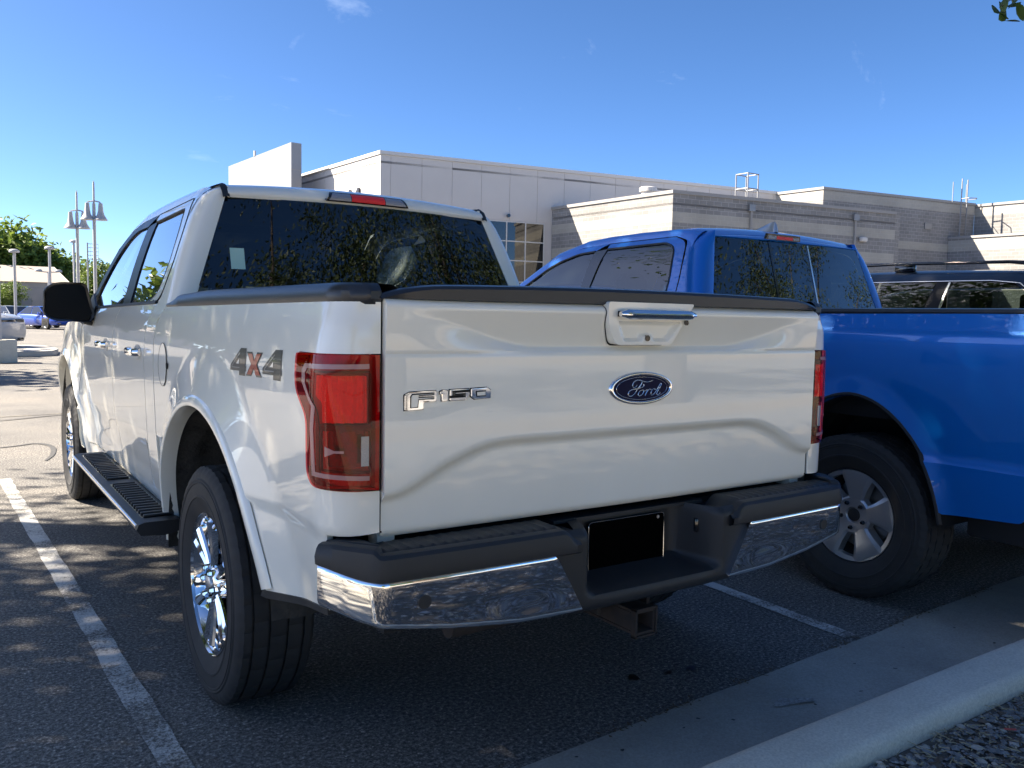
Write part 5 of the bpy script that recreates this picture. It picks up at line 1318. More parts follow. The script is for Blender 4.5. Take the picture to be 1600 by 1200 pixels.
# planting strip, walk and street behind the camera
sheet('planting_strip', [(-30, -.556), (30, -.556), (30, -3.4), (-30, -3.4)], .085, 'soil')
concrete_mat('bounce_ground', (.44, .36, .25), (.54, .45, .32), 1.2)  # warm pale ground added out of view to bounce light onto the tailgate
sheet('bounce_strip', [(-30, -3.4), (30, -3.4), (30, -4.2), (-30, -4.2)], .088, 'bounce_ground')
struct(box('footpath', (-60, -5.6, -.05), (60, -4.2, .12), 'pale_concrete'))
mat('grass_base', (.05, .09, .025), .95, var=(3, .9, (.10, .12, .04)), bump=(60, .8, .02))
struct(box('verge', (-60, -6.6, -.05), (60, -5.6, .10), 'bounce_ground'))
struct(box('street_kerb', (-60, -6.8, -.05), (60, -6.6, .15), 'pale_concrete'))
sheet('street', [(-60, -6.8), (60, -6.8), (60, -18), (-60, -18)], .006, 'old_street')
strip_line('street_centre_line', (-60, -12.8), (60, -12.8), .15, 'yellow_paint', .011)
struct(box('far_verge', (-90, -40, -.05), (90, -18, .14), 'bounce_ground'))
# loose gravel with straw and chips along the back of the kerb
def stones(seed, area, cnt, smin, smax, m_idx):
    rg_ = random.Random(seed); V = []; F = []; MI = []
    base = [(1, 0, 0), (-.9, .1, 0), (.1, 1, .1), (0, -1, 0), (.1, .1, .8), (0, 0, -.6), (.6, .6, .35), (-.6, -.5, .4)]
    fc = [(0, 6, 4), (6, 2, 4), (2, 1, 4), (1, 7, 4), (7, 3, 4), (3, 0, 4), (0, 2, 6), (1, 3, 7), (0, 3, 5), (3, 1, 5), (1, 2, 5), (2, 0, 5)]
    for _ in range(cnt):
        x = rg_.uniform(area[0], area[1]); y = rg_.uniform(area[2], area[3])
        s = rg_.uniform(smin, smax)*(1.6 if rg_.random() < .06 else 1); a = rg_.uniform(0, 6.28); ca, sa = math.cos(a), math.sin(a)
        fx, fy, fz = s*rg_.uniform(.7, 1.2), s*rg_.uniform(.6, 1.), s*rg_.uniform(.4, .8)
        z = .088+rg_.uniform(-.2, .7)*fz+.014*mnoise.noise((x*3, y*3, 0))
        o = len(V)
        for p in base:
            px, py, pz = p[0]*fx*rg_.uniform(.8, 1.2), p[1]*fy*rg_.uniform(.8, 1.2), p[2]*fz
            V.append((x+px*ca-py*sa, y+px*sa+py*ca, z+pz))
        mi = rg_.choice(m_idx)
        for f in fc: F.append(tuple(o+i for i in f)); MI.append(mi)
    return V, F, MI
mat('stone_grey', (.17, .17, .165), .8); mat('stone_blue', (.22, .225, .23), .8); mat('stone_brown', (.13, .10, .075), .85); mat('stone_pale', (.40, .37, .32), .8)
mat('straw', (.30, .25, .15), .8); mat('twig', (.10, .07, .045), .9)
V, F, MI = stones(3, (-.2, 2.6, -1.35, -.565), 9000, .006, .013, [0, 0, 0, 1, 1, 2, 3])
V2, F2, MI2 = stones(4, (-4.5, 6, -3.3, -.57), 14000, .010, .020, [0, 0, 1, 2, 3])
o_ = len(V); V += V2; F += [tuple(i+o_ for i in f) for f in F2]; MI += MI2
rg2 = random.Random(9)
for _ in range(2600):
    x = rg2.uniform(-.2, 2.6) if rg2.random() < .7 else rg2.uniform(-4, 6); y = -.57-abs(rg2.gauss(0, .45))
    if y < -3.5: continue
    L_ = rg2.uniform(.012, .045); w_ = rg2.uniform(.0010, .0030); a = rg2.uniform(0, 6.28); d = Vector((math.cos(a), math.sin(a), rg2.uniform(-.15, .25))); q = Vector((-d.y, d.x, 0))*w_
    c = Vector((x, y, .100+rg2.uniform(0, .012))); o = len(V)
    V += [tuple(c-d*L_/2-q), tuple(c-d*L_/2+q), tuple(c+d*L_/2+q*.6), tuple(c+d*L_/2-q*.6), tuple(c+Vector((0, 0, .0025)))]
    F += [(o, o+1, o+4), (o+1, o+2, o+4), (o+2, o+3, o+4), (o+3, o, o+4)]; MI += [rg2.choice([4, 4, 4, 5])]*4
me = bpy.data.meshes.new('gravel'); me.from_pydata(V, [], F)
for k in ('stone_grey', 'stone_blue', 'stone_brown', 'stone_pale', 'straw', 'twig'): me.materials.append(MATS[k])
me.polygons.foreach_set('material_index', MI); me.update()
struct(link('gravel', me), 'stuff')
mat('red_scrap', (.42, .07, .05), .6)
tag(plate('litter', [(0, 0), (.030, -.004), (.036, .006), (.034, .014), (.002, .009)], lambda u, v, d: (.925+u*.75+v*.6, -.683-u*.75+v*.7, .118+.008*math.sin(u*90)+d), .0015, 'red_scrap', None), 'small red scrap lying on the gravel behind the kerb', 'litter')
bm = bmesh.new(); bmesh.ops.create_icosphere(bm, subdivisions=2, radius=.012, matrix=Matrix.Translation((1.10, -.335, .014)))
for v in bm.verts: v.co += Vector((1, 1, .6))*.003*mnoise.noise(v.co*120)
mat('pebble', (.55, .54, .50), .7); tag(fin(bm, 'pebble', 'pebble'), 'single white pebble lying in the gutter against the kerb', 'pebble')
# leaf litter along the asphalt edge
V = []; F = []; rg3 = random.Random(5)
for _ in range(900):
    x = rg3.uniform(-1.2, 4.0); y = .105+.05*max(x, -.2)+rg3.gauss(0, .012)+(.03 if rg3.random() < .15 else 0)
    if mnoise.noise((x*2.3, 5, 0)) < -.1: continue
    L_ = rg3.uniform(.006, .022); w_ = rg3.uniform(.0015, .005); a = rg3.uniform(0, 6.28); d = Vector((math.cos(a), math.sin(a), 0)); q = Vector((-d.y, d.x, 0))*w_; c = Vector((x, y, .007+rg3.uniform(0, .004))); o = len(V)
    V += [tuple(c-d*L_/2), tuple(c+q), tuple(c+d*L_/2+Vector((0, 0, .003))), tuple(c-q)]; F.append((o, o+1, o+2, o+3))
me = bpy.data.meshes.new('leaf_litter'); me.from_pydata(V, [], F); mat('dead_leaf', (.12, .085, .045), .9); me.materials.append(MATS['dead_leaf']); struct(link('leaf_litter', me), 'stuff')
# island in the far lot
il = rnd([(-9, 24.2), (.85, 24.8, .6), (1.25, 26.6, .8), (1.0, 29.4, .6), (-9, 29.6)], 8)
struct(plate('traffic_island', il, lambda u, v, d: (u, v, d), .15, 'pale_concrete', None, .02))
# ================================================================ buildings
mat('white_panel', (.60, .57, .535), .6, var=(.5, .5, (.54, .51, .48)))
concrete_mat('cream_band', (.50, .47, .40), (.60, .565, .49), .8, 30.)
mat('sign_panel', (.235, .25, .275), .5, var=(.4, .5, (.21, .225, .25)))
mat('coping', (.30, .29, .275), .6); mat('coping_white', (.62, .60, .57), .6); mat('mullion', (.60, .59, .56), .5); mat('roofing', (.30, .29, .28), .9)
mat('galvanised', (.25, .255, .26), .5, metal=.5); mat('letter_dark', (.03, .03, .035), .4)
def block_mat(name, c1, c2, mort, bw=.40, bh=.20):
    m, n, l, b = nodes_mat(name); t = N(n, 'TexCoord'); mpn = N(n, 'Mapping'); l.new(t.outputs['UV'], mpn.inputs[0])
    br = N(n, 'TexBrick'); br.offset = .5; br.inputs['Color1'].default_value = (*c1, 1); br.inputs['Color2'].default_value = (*c2, 1); br.inputs['Mortar'].default_value = (*mort, 1)
    br.inputs['Scale'].default_value = 1; br.inputs['Mortar Size'].default_value = .014; br.inputs['Brick Width'].default_value = bw; br.inputs['Row Height'].default_value = bh; br.inputs['Bias'].default_value = -.2
    l.new(mpn.outputs[0], br.inputs['Vector'])
    a = N(n, 'TexNoise', Scale=.5, Detail=6.); l.new(t.outputs['UV'], a.inputs['Vector']); r_ = ramp(n, [(.3, (.85, .85, .85)), (.7, (1.12, 1.12, 1.12))]); l.new(a.outputs[0], r_.inputs[0])
    x = N(n, 'Mix', data_type='RGBA', blend_type='MULTIPLY'); x.inputs['Factor'].default_value = 1; l.new(br.outputs['Color'], x.inputs['A']); l.new(r_.outputs[0], x.inputs['B']); l.new(x.outputs['Result'], b.inputs['Base Color'])
    bb = N(n, 'Bump', Strength=.6, Distance=.02, invert=True); l.new(br.outputs['Fac'], bb.inputs['Height']); l.new(bb.outputs[0], b.inputs['Normal']); b.inputs['Roughness'].default_value = .9
block_mat('grey_block', (.225, .22, .213), (.275, .267, .257), (.36, .35, .335))
block_mat('cream_block', (.385, .365, .32), (.40, .38, .335), (.43, .41, .365))
block_mat('tan_siding', (.44, .39, .34), (.45, .40, .35), (.36, .32, .28), 30., 1.6)
DR = Vector((math.sin(R(99)), math.cos(R(99)))); DL = Vector((math.sin(R(-3)), math.cos(R(-3))))
def wallbox(name, A, d, L, z0, z1, th, mt, parent=None, out=0., s0=0.):
    """vertical slab: from A along d, thickness th going away from the viewer, front face proud by out; wall UVs in metres"""
    d = Vector(d).normalized(); q = Vector((-d.y, d.x))
    if q.dot(Vector(A)-Vector((CX, CY))) < 0: q = -q
    a = Vector(A)+d*s0
    c = [a-q*out, a+d*L-q*out, a+d*L+q*th, a+q*th]
    V = [(p.x, p.y, z) for z in (z0, z1) for p in c]
    F = [(0, 1, 5, 4), (1, 2, 6, 5), (2, 3, 7, 6), (3, 0, 4, 7), (4, 5, 6, 7), (3, 2, 1, 0)]
    bm = bmesh.new(); vv = [bm.verts.new(v) for v in V]
    for f in F: bm.faces.new([vv[i] for i in f])
    bmesh.ops.recalc_face_normals(bm, faces=bm.faces)
    uv = bm.loops.layers.uv.new('UVMap')
    for f in bm.faces:
        for lp in f.loops:
            co = lp.vert.co
            u = (Vector((co.x, co.y))-Vector(A)).dot(d if abs(f.normal.dot(Vector((d.x, d.y, 0)))) < .5 else q)
            lp[uv].uv = (u, co.z) if abs(f.normal.z) < .5 else (co.x, co.y)
    return fin(bm, name, mt, parent, smooth=False)
# white panelled showroom
SH = tag(empty('showroom_building', (15.28, 34.32, 0)), 'large white panelled showroom with flat roof behind the white truck', 'building')
SHI = Matrix.Translation((-15.28, -34.32, 0))
def shp(o): o.matrix_basis = SHI @ o.matrix_basis; return o
WA = Vector((15.28, 34.32)); ZT = 8.86
shp(wallbox('wall', WA, DR, 30, 0, 8.7, .5, 'white_panel', SH, -.02, .02)); shp(wallbox('wall', WA, DL, 26, 0, 8.7, .5, 'white_panel', SH, -.02, .2))
seam = [0, .48]+[.48+1.52*k for k in range(1, 20)]
for a, b_ in zip(seam, seam[1:]): shp(wallbox('wall_panel', WA, DR, b_-a-.022, 6.10, 8.68, .07, 'white_panel', SH, 0, a+.011))
for k in range(16): shp(wallbox('wall_panel', WA, DL, 1.498, 6.10, 8.68, .07, 'white_panel', SH, 0, .011+1.52*k))
shp(wallbox('coping', WA, DR, 30, 8.70, 8.86, .6, 'coping_white', SH, .06, -.06)); shp(wallbox('coping', WA, DL, 26, 8.703, 8.863, .6, 'coping_white', SH, .06, -.06))
shp(wallbox('wall_base', WA, DR, 3.2, 0, 6.09, .05, 'sign_panel', SH, -.03, .05)); shp(wallbox('wall_base', WA, DR, .7, 0, 6.09, .05, 'cream_band', SH, -.03, 8.5))
gw = shp(empty('shop_window')); gw.parent = SH
s_ = [3.3+1.04*k for k in range(6)]; zz_ = [0, 1.0, 2.05, 3.1, 4.15, 5.1, 6.05]
for a, b_ in zip(s_, s_[1:]):
    for c_, d_ in zip(zz_, zz_[1:]): wallbox('pane', WA, DR, b_-a-.06, c_+.03, d_-.03, .01, 'shop_glass' if 'shop_glass' in MATS else glassmat('shop_glass', (.25, .26, .24)), gw, .0, a+.03)
for a in s_: wallbox('mullion', WA, DR, .06, 0, 6.05, .08, 'mullion', gw, .03, a-.03)
for c_ in zz_: wallbox('transom', WA, DR, 5.2, c_-.028, c_+.028, .06, 'mullion', gw, .02, 3.3)
mat('shop_back', (.22, .20, .17), .9, var=(1.5, .9, (.40, .38, .33)))
wallbox('blind', WA, DR, 5.2, 0.1, 6.0, .01, 'shop_back', gw, -.045, 3.3)
def text_obj(s, size, mt, parent, M, ext=.03):
    cu = bpy.data.curves.new('lettering', 'FONT'); cu.body = s; cu.size = size; cu.extrude = ext; cu.offset = size*.012
    tmp = bpy.data.objects.new('lettering', cu); C.objects.link(tmp)
    bpy.context.view_layer.update()
    me = bpy.data.meshes.new_from_object(tmp.evaluated_get(bpy.context.evaluated_depsgraph_get())); bpy.data.objects.remove(tmp)
    me.materials.clear(); me.materials.append(MATS[mt])
    return link('lettering', me, parent, M)
def wall_text(s, A, d, s0, z, size, mt, parent, out=.06):
    # reads along -d when d goes away on the left side
    d3 = Vector((d[0], d[1], 0)).normalized(); u = -d3; nn = Vector((0, 0, 1)).cross(d3)
    if nn.dot(Vector((CX, CY, 0))-Vector((A[0], A[1], 0))) < 0: nn = -nn
    if u.cross(Vector((0, 0, 1))).dot(nn) < 0: u = d3
    p = Vector((A[0], A[1], z))+d3*s0+nn*out
    M = Matrix(((u.x, 0, nn.x, p.x), (u.y, 0, nn.y, p.y), (u.z, 1, nn.z, p.z), (0, 0, 0, 1)))
    return text_obj(s, size, mt, parent, M)
tx = wall_text('RAM', WA, DL, 5.3, 6.25, 1.65, 'letter_dark', SH); shp(tx)
shp(disc('security_camera', (21.62, 33.20, 6.32), (-.15, -.98, 0), .09, 'black_gloss', SH, .12))
# roof
struct_roof = shp(plate('roof_deck', [tuple(WA), tuple(WA+DR*30), tuple(WA+DR*30+DL*26), tuple(WA+DL*26)], lambda u, v, d: (u, v, 8.3+d), .1, 'roofing', SH))
# tall sign wall at the entrance
SG = tag(empty('entrance_portal', (13.26, 40.54, 0)), 'tall pale entrance wall rising above the showroom roof behind the cab', 'wall')
SGA = Vector((13.26, 40.54))
def sgp(o): o.matrix_basis = Matrix.Translation((-13.26, -40.54, 0)) @ o.matrix_basis; return o
sgp(wallbox('wall', SGA, DL, 9.45, 0, 9.95, .55, 'sign_panel', SG, 0, 0))
for z in (8.6, 7.3, 6.0, 4.7): sgp(wallbox('panel_joint', SGA, DL, 9.47, z-.012, z+.012, .56, 'coping', SG, .004, -.01))
for k in range(1, 5): sgp(wallbox('panel_joint', SGA, DL, .02, 0, 8.58, .01, 'coping', SG, .004, 1.9*k))
sgp(box('camera_mast', (12.95, 45.6, 9.95), (13.05, 45.7, 10.25), 'mullion', SG)); 
# block buildings
def block_building(name, label, A, runs, H, bands, par='grey_block', cap=.14):
    T_ = tag(empty(name, (A[0], A[1], 0)), label, 'building')
    I_ = Matrix.Translation((-A[0], -A[1], 0))
    for d, L in runs:
        zs = [0]+[z for b in sorted(bands) for z in b]+[H]
        for i, (a, b_) in enumerate(zip(zs, zs[1:])):
            if b_-a < .01: continue
            o = wallbox('cream_course' if i % 2 else 'block_course', A, d, L, a+(.002 if i % 2 else 0), b_-(.002 if i % 2 else 0), .4, 'cream_block' if i % 2 else par, T_, .006 if i % 2 else 0, 0)
            o.matrix_basis = I_
        o = wallbox('coping', A, d, L+.08, H, H+cap, .5, 'coping', T_, .06, -.06 if d is runs[0][0] else -.055); o.matrix_basis = I_
        if d is not runs[0][0]: o.location.z += .003
    return T_, I_
BA = Vector((24.53, 24.81))
TB, IB = block_building('low_block_building', 'low grey block building with two cream bands in the middle distance', BA, ((DR, 13.4), (DL, 8.1)), 6.78, [(5.55, 6.02), (4.35, 4.85), (2.8, 3.3)])
o = plate('roof_deck', [tuple(BA), tuple(BA+DR*13.4), tuple(BA+DR*13.4+DL*8), tuple(BA+DL*8)], lambda u, v, d: (u, v, 6.3+d), .1, 'roofing', TB); o.matrix_basis = IB
o = wallbox('end_wall', BA+DR*13.4, DL, 8, 0, 6.78, .4, 'grey_block', TB, 0, 0); o.matrix_basis = IB
wl_ = box('wall_light', (-.22, -.20, -.10), (.22, .0, .12), 'coping_white', TB, .05); wl_.matrix_basis = IB @ Matrix.Translation((35.55, 23.05, 5.42))
CA = Vector((38.65, 27.6))
TC, IC = block_building('tall_block_building', 'taller grey block building with cream band under its roof edge', CA, ((DR, 12.3), (DL, 9)), 8.66, [(8.1, 8.6), (5.75, 6.2), (3.4, 3.9)])
EA = CA+DR*12.0
TE, IE = block_building('side_block_wing', 'sunlit tan block wing at the right edge, tallest on that side', EA+Vector((.4, 0)), ((-DL, 22),), 8.6, [(8.0, 8.5), (4.4, 4.9)])
FA = CA+DR*9.9
TF, IF = block_building('front_block_wing', 'lower sunlit block wing with cream top in front of the right wing', FA+Vector((.2, -.05)), ((-DL, 20),), 6.5, [(5.75, 6.4), (3.4, 4.4)])
# roof furniture
V_ = tag(empty('roof_vent', (22.95, 28.3, 0)), 'round white vent standing on the block building roof', 'roof vent'); V_.location = (25.3, 27.2, 6.4)
bm = bmesh.new(); lathe(bm, [(.02, .98), (.36, .98), (.40, .94), (.40, .78), (.30, .76), (.30, 0)], 24, Matrix.Rotation(-math.pi/2, 4, 'Y')); fin(bm, 'vent_body', 'coping_white', V_, 40, recalc=True)
box('vent_curb', (-.42, -.42, -.02), (.42, .42, .12), 'galvanised', V_)
U_ = tag(empty('roof_unit', (30.2, 26.9, 6.4)), 'flat white equipment box on the block building roof', 'roof unit')
box('unit_case', (-1.0, -.6, 0), (1.0, .6, .85), 'coping_white', U_, .03); box('unit_grille', (-.7, -.62, .15), (.7, -.598, .6), 'coping', U_)
def cage(name, label, loc, w, h, n=2):
    c = tag(empty(name, loc), label, 'guard rail')
    for x in (-w/2, w/2):
        for y in (-w/2, w/2): tube('post', [(x, y, 0), (x, y, h)], .035, 'galvanised', c, 6)
    for z in (h*.33, h*.66, h-.03):
        for s in (-1, 1):
            tube('rail', [(-w/2, s*w/2, z), (w/2, s*w/2, z)], .028, 'galvanised', c, 6); tube('rail', [(s*w/2, -w/2, z), (s*w/2, w/2, z)], .028, 'galvanised', c, 6)
    box('hatch', (-w/2, -w/2, 0), (w/2, w/2, .35), 'coping_white', c, .02)
cage('hatch_guard', 'metal roof hatch guard rail standing on the middle roof', (31.5, 26.8, 6.4), .75, 2.2)
L_ = tag(empty('roof_ladder', (49.4, 25.6, 0)), 'caged steel ladder climbing the wall at far right', 'ladder')
for x in (-.32, .32): tube('ladder_rail', [(x, 0, 4.0), (x, 0, 10.1)], .04, 'galvanised', L_, 6)
for x in (-.75, .75): tube('guard_post', [(x, .3, 8.7), (x, .3, 9.9)], .03, 'galvanised', L_, 6)
for k in range(16): tube('rung', [(-.32, 0, 4.2+.3*k), (.32, 0, 4.2+.3*k)], .022, 'galvanised', L_, 5)
for z in (6.6, 8.9): tube('cage_hoop', [(-.35, 0, z), (-.4, -.5, z), (0, -.75, z), (.4, -.5, z), (.35, 0, z)], .03, 'galvanised', L_, 5)
# tan building far left
TN = tag(empty('tan_building', (3, 88, 0)), 'low tan building with shallow pitched roof under the trees at far left', 'building')
def tnp(o): o.matrix_basis = Matrix.Translation((-3, -88, 0)) @ o.matrix_basis; return o
tnp(wallbox('wall', (-22, 88.4), (1, -.02), 30.0, 0, 3.75, 12, 'tan_siding', TN))
mat('tan_roof', (.46, .40, .33), .8); 
tnp(grid('roof', [[(-22.4, 88.1, 3.72), (8.45, 87.5, 3.72)], [(-22.4, 91.2, 5.30), (7.3, 91.0, 5.30)]], 'tan_roof', TN)); tnp(grid('gable_trim', [[(8.45, 87.5, 3.70), (8.6, 87.5, 3.70)], [(7.3, 91.0, 5.32), (7.6, 91.0, 5.32)], [(8.45, 95, 3.7), (8.6, 95, 3.7)]], 'cream_band', TN))
tnp(box('fascia', (-22.4, 87.9, 3.60), (8.4, 88.02, 3.74), 'coping', TN)); tnp(box('door', (4.4, 87.8, 0), (5.4, 88.0, 2.2), 'galvanised', TN))

for s0_ in (4.2, 10.6):
    o = wallbox('downpipe', BA, DR, .10, 0.2, 6.3, .05, 'coping', TB, .10, s0_); o.matrix_basis = IB
    o = wallbox('scupper', BA, DR, .34, 6.3, 6.6, .05, 'galvanised', TB, .14, s0_-.12); o.matrix_basis = IB
for s0_ in (3.4, 8.0):
    o = wallbox('wall_vent', CA, DR, .6, 7.0, 7.35, .05, 'galvanised', TC, .05, s0_); o.matrix_basis = IC
# ================================================================ trees
def leafmat(name, c1, c2, tr=.25):
    m, n, l, b = nodes_mat(name); t = N(n, 'NewGeometry'); oi = N(n, 'TexNoise', Scale=1.2, Detail=3.); tc_ = N(n, 'TexCoord'); l.new(tc_.outputs['Object'], oi.inputs['Vector'])
    wn_ = N(n, 'TexWhiteNoise', noise_dimensions='3D'); l.new(t.outputs['Position'], wn_.inputs[0])
    r_ = ramp(n, [(.3, c1), (.7, c2)]); l.new(oi.outputs[0], r_.inputs[0])
    l.new(r_.outputs[0], b.inputs['Base Color']); b.inputs['Roughness'].default_value = .55
    td = N(n, 'BsdfTranslucent'); l.new(r_.outputs[0], td.inputs[0]); mxs = N(n, 'MixShader'); mxs.inputs[0].default_value = tr
    o = [x for x in n if x.type == 'OUTPUT_MATERIAL'][0]; l.new(b.outputs[0], mxs.inputs[1]); l.new(td.outputs[0], mxs.inputs[2]); l.new(mxs.outputs[0], o.inputs[0])
leafmat('leaf_dark', (.045, .085, .02), (.09, .14, .03), .4); leafmat('leaf_mid', (.09, .15, .025), (.20, .27, .045), .4); leafmat('leaf_light', (.09, .15, .025), (.20, .26, .05))
leafmat('leaf_shade', (.022, .042, .012), (.05, .08, .02), .15)
mat('bark', (.075, .06, .048), .95, var=(8, .8, (.12, .10, .085)), bump=(30, .8, .02))
def make_tree_meshes(seed, H, th, cr, nleaf, lsize, lmat, squash=.85, clumps=70, trunk_r=.16, sdf=.17):
    rg_ = random.Random(seed)
    bm = bmesh.new()
    tips = []
    lean = Vector((rg_.uniform(-.05, .05), rg_.uniform(-.05, .05), 0))
    tr = [Vector((0, 0, -.1)), Vector((0, 0, th*.5))+lean*th*.5, Vector((0, 0, th))+lean*th, Vector((0, 0, th+(H-th)*.55))+lean*H]
    add_tube(bm, tr, [trunk_r*1.25, trunk_r, trunk_r*.85, trunk_r*.3], 10)
    cz = th+(H-th)*.45
    cpts = []
    for i in range(clumps):
        while True:
            p = Vector((rg_.uniform(-1, 1), rg_.uniform(-1, 1), rg_.uniform(-1, 1)))
            if .25 < p.length < 1: break
        p = p*(.55+.45*rg_.random())
        c = Vector((p.x*cr, p.y*cr, cz+p.z*(H-th)*.55*squash))+lean*cz
        if c.z < th*.75: c.z = th*.75+rg_.uniform(0, .4)
        cpts.append(c)
    for c in cpts[:int(clumps*.55)]:
        a = tr[1].lerp(tr[3], max(.25, min(.95, (c.z-th*.5)/(H-th*.5)-.15)))
        mid = a.lerp(c, .5)+Vector((rg_.uniform(-.3, .3), rg_.uniform(-.3, .3), rg_.uniform(-.1, .35)))*.5
        rr = trunk_r*.30*(1.1-.5*rg_.random())
        add_tube(bm, [a, a.lerp(mid, .5)+Vector((0, 0, .08)), mid, mid.lerp(c, .6), c], [rr, rr*.8, rr*.6, rr*.35, rr*.15], 6, cap=False)
    o = fin(bm, 'trunk', 'bark', None, 60, recalc=True); tm = o.data; bpy.data.objects.remove(o)
    V = []; F = []
    for _ in range(nleaf):
        c = rg_.choice(cpts); sd = cr*sdf
        p = c+Vector((rg_.gauss(0, sd), rg_.gauss(0, sd), rg_.gauss(0, sd*.62)))
        s = lsize*rg_.uniform(.6, 1.25)
        n_ = Vector((rg_.gauss(0, 1), rg_.gauss(0, 1), rg_.gauss(.6, .8))).normalized()
        u = n_.orthogonal().normalized(); u = Matrix.Rotation(rg_.uniform(0, 6.28), 3, n_) @ u; w = n_.cross(u)
        k = len(V)
        V += [tuple(p-u*s), tuple(p-w*s*.45+n_*s*.12), tuple(p+u*s), tuple(p+w*s*.45+n_*s*.12)]
        F.append((k, k+1, k+2, k+3))
    me = bpy.data.meshes.new('crown'); me.from_pydata(V, [], F); me.materials.append(MATS[lmat])
    return tm, me
def tree(meshes, name, label, loc, rz=0., sc=1., group=None):
    e = tag(empty(name, loc, rz), label, 'tree', group); e.scale = (sc, sc, sc)
    link('trunk', meshes[0], e); link('crown', meshes[1], e)
    return e
TA = make_tree_meshes(11, 9.2, 3.9, 4.3, 21000, .085, 'leaf_dark', clumps=110)
TT = make_tree_meshes(15, 13.0, 7.0, 5.2, 24000, .11, 'leaf_dark', clumps=110, trunk_r=.24)
TB_ = make_tree_meshes(12, 8.5, 2.5, 3.9, 22000, .05, 'leaf_shade', clumps=44, sdf=.09, trunk_r=.27)
TCm = make_tree_meshes(13, 10.0, 1.6, 5.2, 16000, .34, 'leaf_mid', clumps=110, trunk_r=.22)
TDm = make_tree_meshes(14, 7.0, 1.4, 3.2, 9000, .19, 'leaf_light', clumps=60)
GS = 'shade trees around the near stalls'
tree(TA, 'shade_tree', 'leafy shade tree standing left of the white truck, out of frame', (-6.3, 5.0, 0), .4, 1., GS)
tree(TT, 'shade_tree', 'second, taller shade tree farther left of the white truck', (-4.9, 6.4, 0), 2.5, 1., GS)
ST = tree(TB_, 'shade_tree', 'shade tree behind the camera whose twig hangs in at the top right', (7.4, -7.4, .08), 4.2, 1.2, GS)
tree(TB_, 'shade_tree', 'shade tree straight behind the camera mirrored in the rear window', (2.3, -7.6, .08), .9, 1.15, GS)
tree(TB_, 'shade_tree', 'leafy shade tree at the right end of the planting strip', (13.5, -6.0, .08), 5.3, 1., GS)
# hanging twig of that tree
twig = tag(empty('overhanging_twig', (1.90, -.11, 2.625)), 'dark leafy twig hanging into the top right corner of the sky', 'twig')
bm = bmesh.new(); add_tube(bm, [(.55, -.45, .62), (.22, -.15, .22), (.02, .0, .06), (-.06, .04, .0)], [.006, .004, .003, .002], 6); fin(bm, 'stem', 'bark', twig, 60, recalc=True)
rg_ = random.Random(8)
for k in range(26):
    t = .55*rg_.random()**1.5; base = Vector((-.06, .04, 0)).lerp(Vector((.40, -.32, .42)), t)+Vector((rg_.gauss(0, .035), rg_.gauss(0, .035), rg_.gauss(-.01, .03)))
    s = rg_.uniform(.026, .042); n_ = Vector((rg_.gauss(0, 1), rg_.gauss(-.4, 1), rg_.gauss(.3, 1))).normalized(); u = n_.orthogonal().normalized(); u = Matrix.Rotation(rg_.uniform(0, 6.28), 3, n_) @ u; w = n_.cross(u)
    V = [tuple(base+u*s*a+w*s*.62*b+n_*s*.1*abs(b)) for a, b in ((-1, 0), (-.5, .75), (.1, 1), (.7, .6), (1, 0), (.7, -.6), (.1, -1), (-.5, -.75))]
    me = bpy.data.meshes.new('leaf'); me.from_pydata(V, [], [(0, 1, 2, 3, 4, 5, 6, 7)]); me.materials.append(MATS['leaf_dark']); link('leaf', me, twig)
GB = 'street trees across the road behind the camera'
for x, y, s, w in ((-12, -24, 1., 'leftmost'), (7, -25, .9, 'middle'), (22, -23, 1.05, 'rightmost')):
    tree(TCm, 'street_tree', w+' street tree across the road behind the camera', (x, y, .1), x*1.3, s, GB)
GL = 'trees beside the lot on the left'
for i, (x, y, s) in enumerate(((-8.5, 21.5, .75), (-9.5, 31, .85), (-19, 36, 1.1))):
    tree(TCm, 'lot_tree', ['tree beside the lot left of the frame, nearest one', 'tree beside the lot left of the frame, middle one', 'tree beside the lot left of the frame, farthest one'][i], (x, y, 0), i*2., s, GL)
GT = 'trees behind the tan building'
tree(TCm, 'broad_tree', 'big bright green tree at the left edge above the tan building', (2.0, 99, 0), .3, 1.12, GT)
tree(TCm, 'broad_tree', 'broad green tree right of the biggest one above the roof', (6.3, 101, 0), 2.2, .92, GT)
tree(TCm, 'broad_tree', 'dark green tree between the lamp posts', (10.5, 112, 0), 3.6, .72, GT)
tree(TCm, 'broad_tree', 'round tree left of the frame behind the tan building', (-7, 101, 0), 4.6, .95, GT)
tree(TDm, 'small_tree', 'sunlit light green tree just left of the truck cab', (12.2, 92, 0), .8, .95)
tree(TDm, 'small_tree', 'small light green tree in front of the tan wall', (2.9, 84, 0), 2.8, .55)
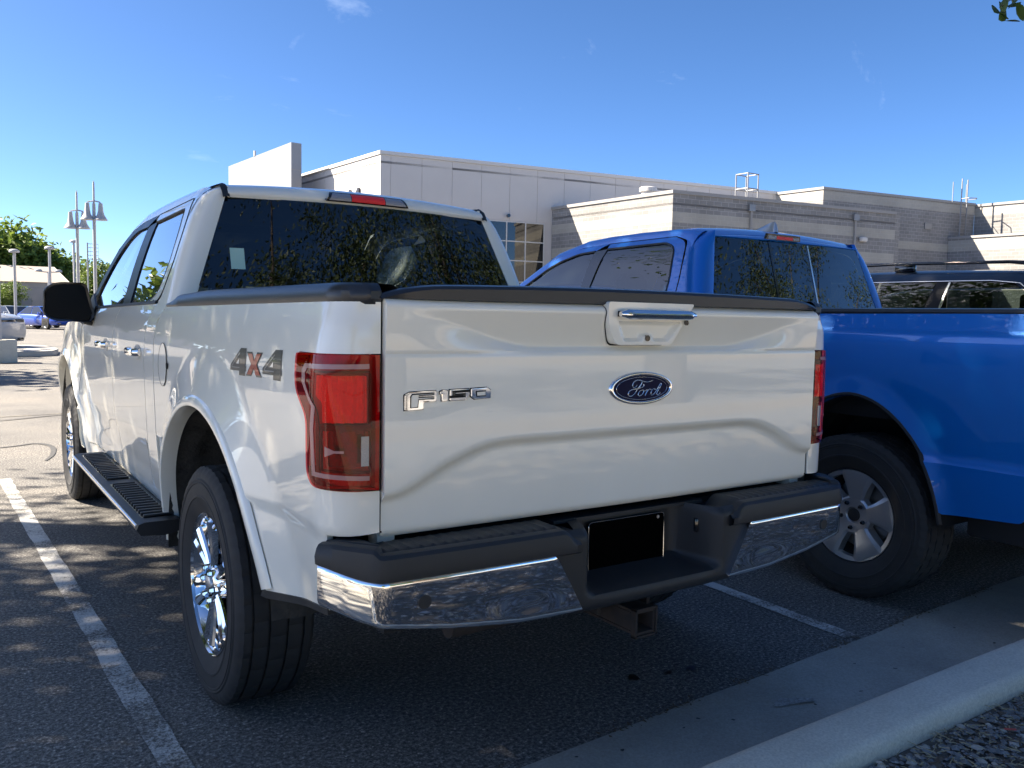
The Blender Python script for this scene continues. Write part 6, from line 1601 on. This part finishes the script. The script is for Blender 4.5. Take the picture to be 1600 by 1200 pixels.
# ================================================================ lamp posts
mat('pole_white', (.40, .41, .42), .45)
def bell_lamp(label, loc, Hh):
    c = tag(empty('bell_lamp_post', loc), label, 'lamp post', 'twin bell lamp posts')
    tube('pole', [(0, 0, 0), (0, 0, Hh-1.2)], .085, 'pole_white', c, 10); tube('finial', [(0, 0, Hh-1.2), (0, 0, Hh-.15), (0, 0, Hh)], [.055, .05, .01], 'pole_white', c, 8)
    box('base', (-.3, -.3, 0), (.3, .3, .7), 'pale_concrete', c, .03)
    for s in (-1, 1):
        bm = bmesh.new(); lathe(bm, [(.03, 1.0), (.10, .98), (.11, .85), (.13, .62), (.17, .40), (.27, .22), (.33, .14), (.33, .10), (.14, .16)], 24, Matrix.Translation((s*.30, -s*.12, Hh-2.15)) @ Matrix.Rotation(-math.pi/2, 4, 'Y'))
        fin(bm, 'bell_shade', 'pole_white', c, 50, recalc=True)
        tube('arm', [(0, 0, Hh-1.05), (s*.30, -s*.12, Hh-1.12)], .04, 'pole_white', c, 6)
bell_lamp('twin bell lamp post, the right and taller one of the pair', (5.15, 47.64, 0), 8.05)
bell_lamp('twin bell lamp post, the left and shorter one of the pair', (4.6, 49.73, 0), 7.72)
def ball_lamp(label, loc, Hh, tw=False):
    c = tag(empty('lot_lamp_post', loc), label, 'lamp post', 'slim lot lamp posts')
    tube('pole', [(0, 0, 0), (0, 0, Hh-.1)], .085, 'pole_white', c, 8)
    for s in ((-1, 1) if tw else (0,)):
        bm = bmesh.new(); lathe(bm, [(.02, .16), (.16, .15), (.28, .08), (.31, .0), (.28, -.06), (.04, -.09)], 20, Matrix.Translation((s*.75, 0, Hh)) @ Matrix.Rotation(-math.pi/2, 4, 'Y'))
        fin(bm, 'lamp_head', 'pole_white', c, 50, recalc=True)
        if s: tube('arm', [(0, 0, Hh-.1), (s*.75, 0, Hh-.05)], .05, 'pole_white', c, 6)
ball_lamp('slim lamp post nearest the left edge', (2.28, 59.98, 0), 4.85); ball_lamp('slim lamp post in front of the tan gable', (4.6, 63.81, 0), 5.4)
ball_lamp('slim lamp post left of the bell lamps', (7.13, 72.59, 0), 6.55); ball_lamp('low twin-headed lamp post by the tan gable', (6.1, 80.5, 0), 4.5, True)
FS = tag(empty('sign_frame', (7.7, 67.5, 0)), 'open metal sign frame between the bell lamp posts', 'sign frame')
tube('post', [(-.28, 0, 0), (-.28, 0, 6.2)], .06, 'pole_white', FS, 6); tube('post', [(.30, 0, 4.9), (.30, 0, 6.2)], .03, 'pole_white', FS, 6)
for z in (5.0, 5.28, 5.56, 5.84, 6.12): tube('bar', [(-.30, 0, z), (.45, 0, z)], .022, 'pole_white', FS, 5)
for x in (-.1, .08, .26, .44): tube('bar', [(x, 0, 5.0), (x, 0, 6.12)], .018, 'pole_white', FS, 5)
NB = tag(empty('near_lamp_post', (-.42, 22.1, 0)), 'lamp post on a square concrete footing at the left edge', 'lamp post')
box('footing', (-.55, -.28, 0), (.24, .28, .56), 'kerb_concrete', NB, .02); tube('pole', [(-.16, 0, .56), (-.16, 0, 8)], .10, 'pole_white', NB, 10)
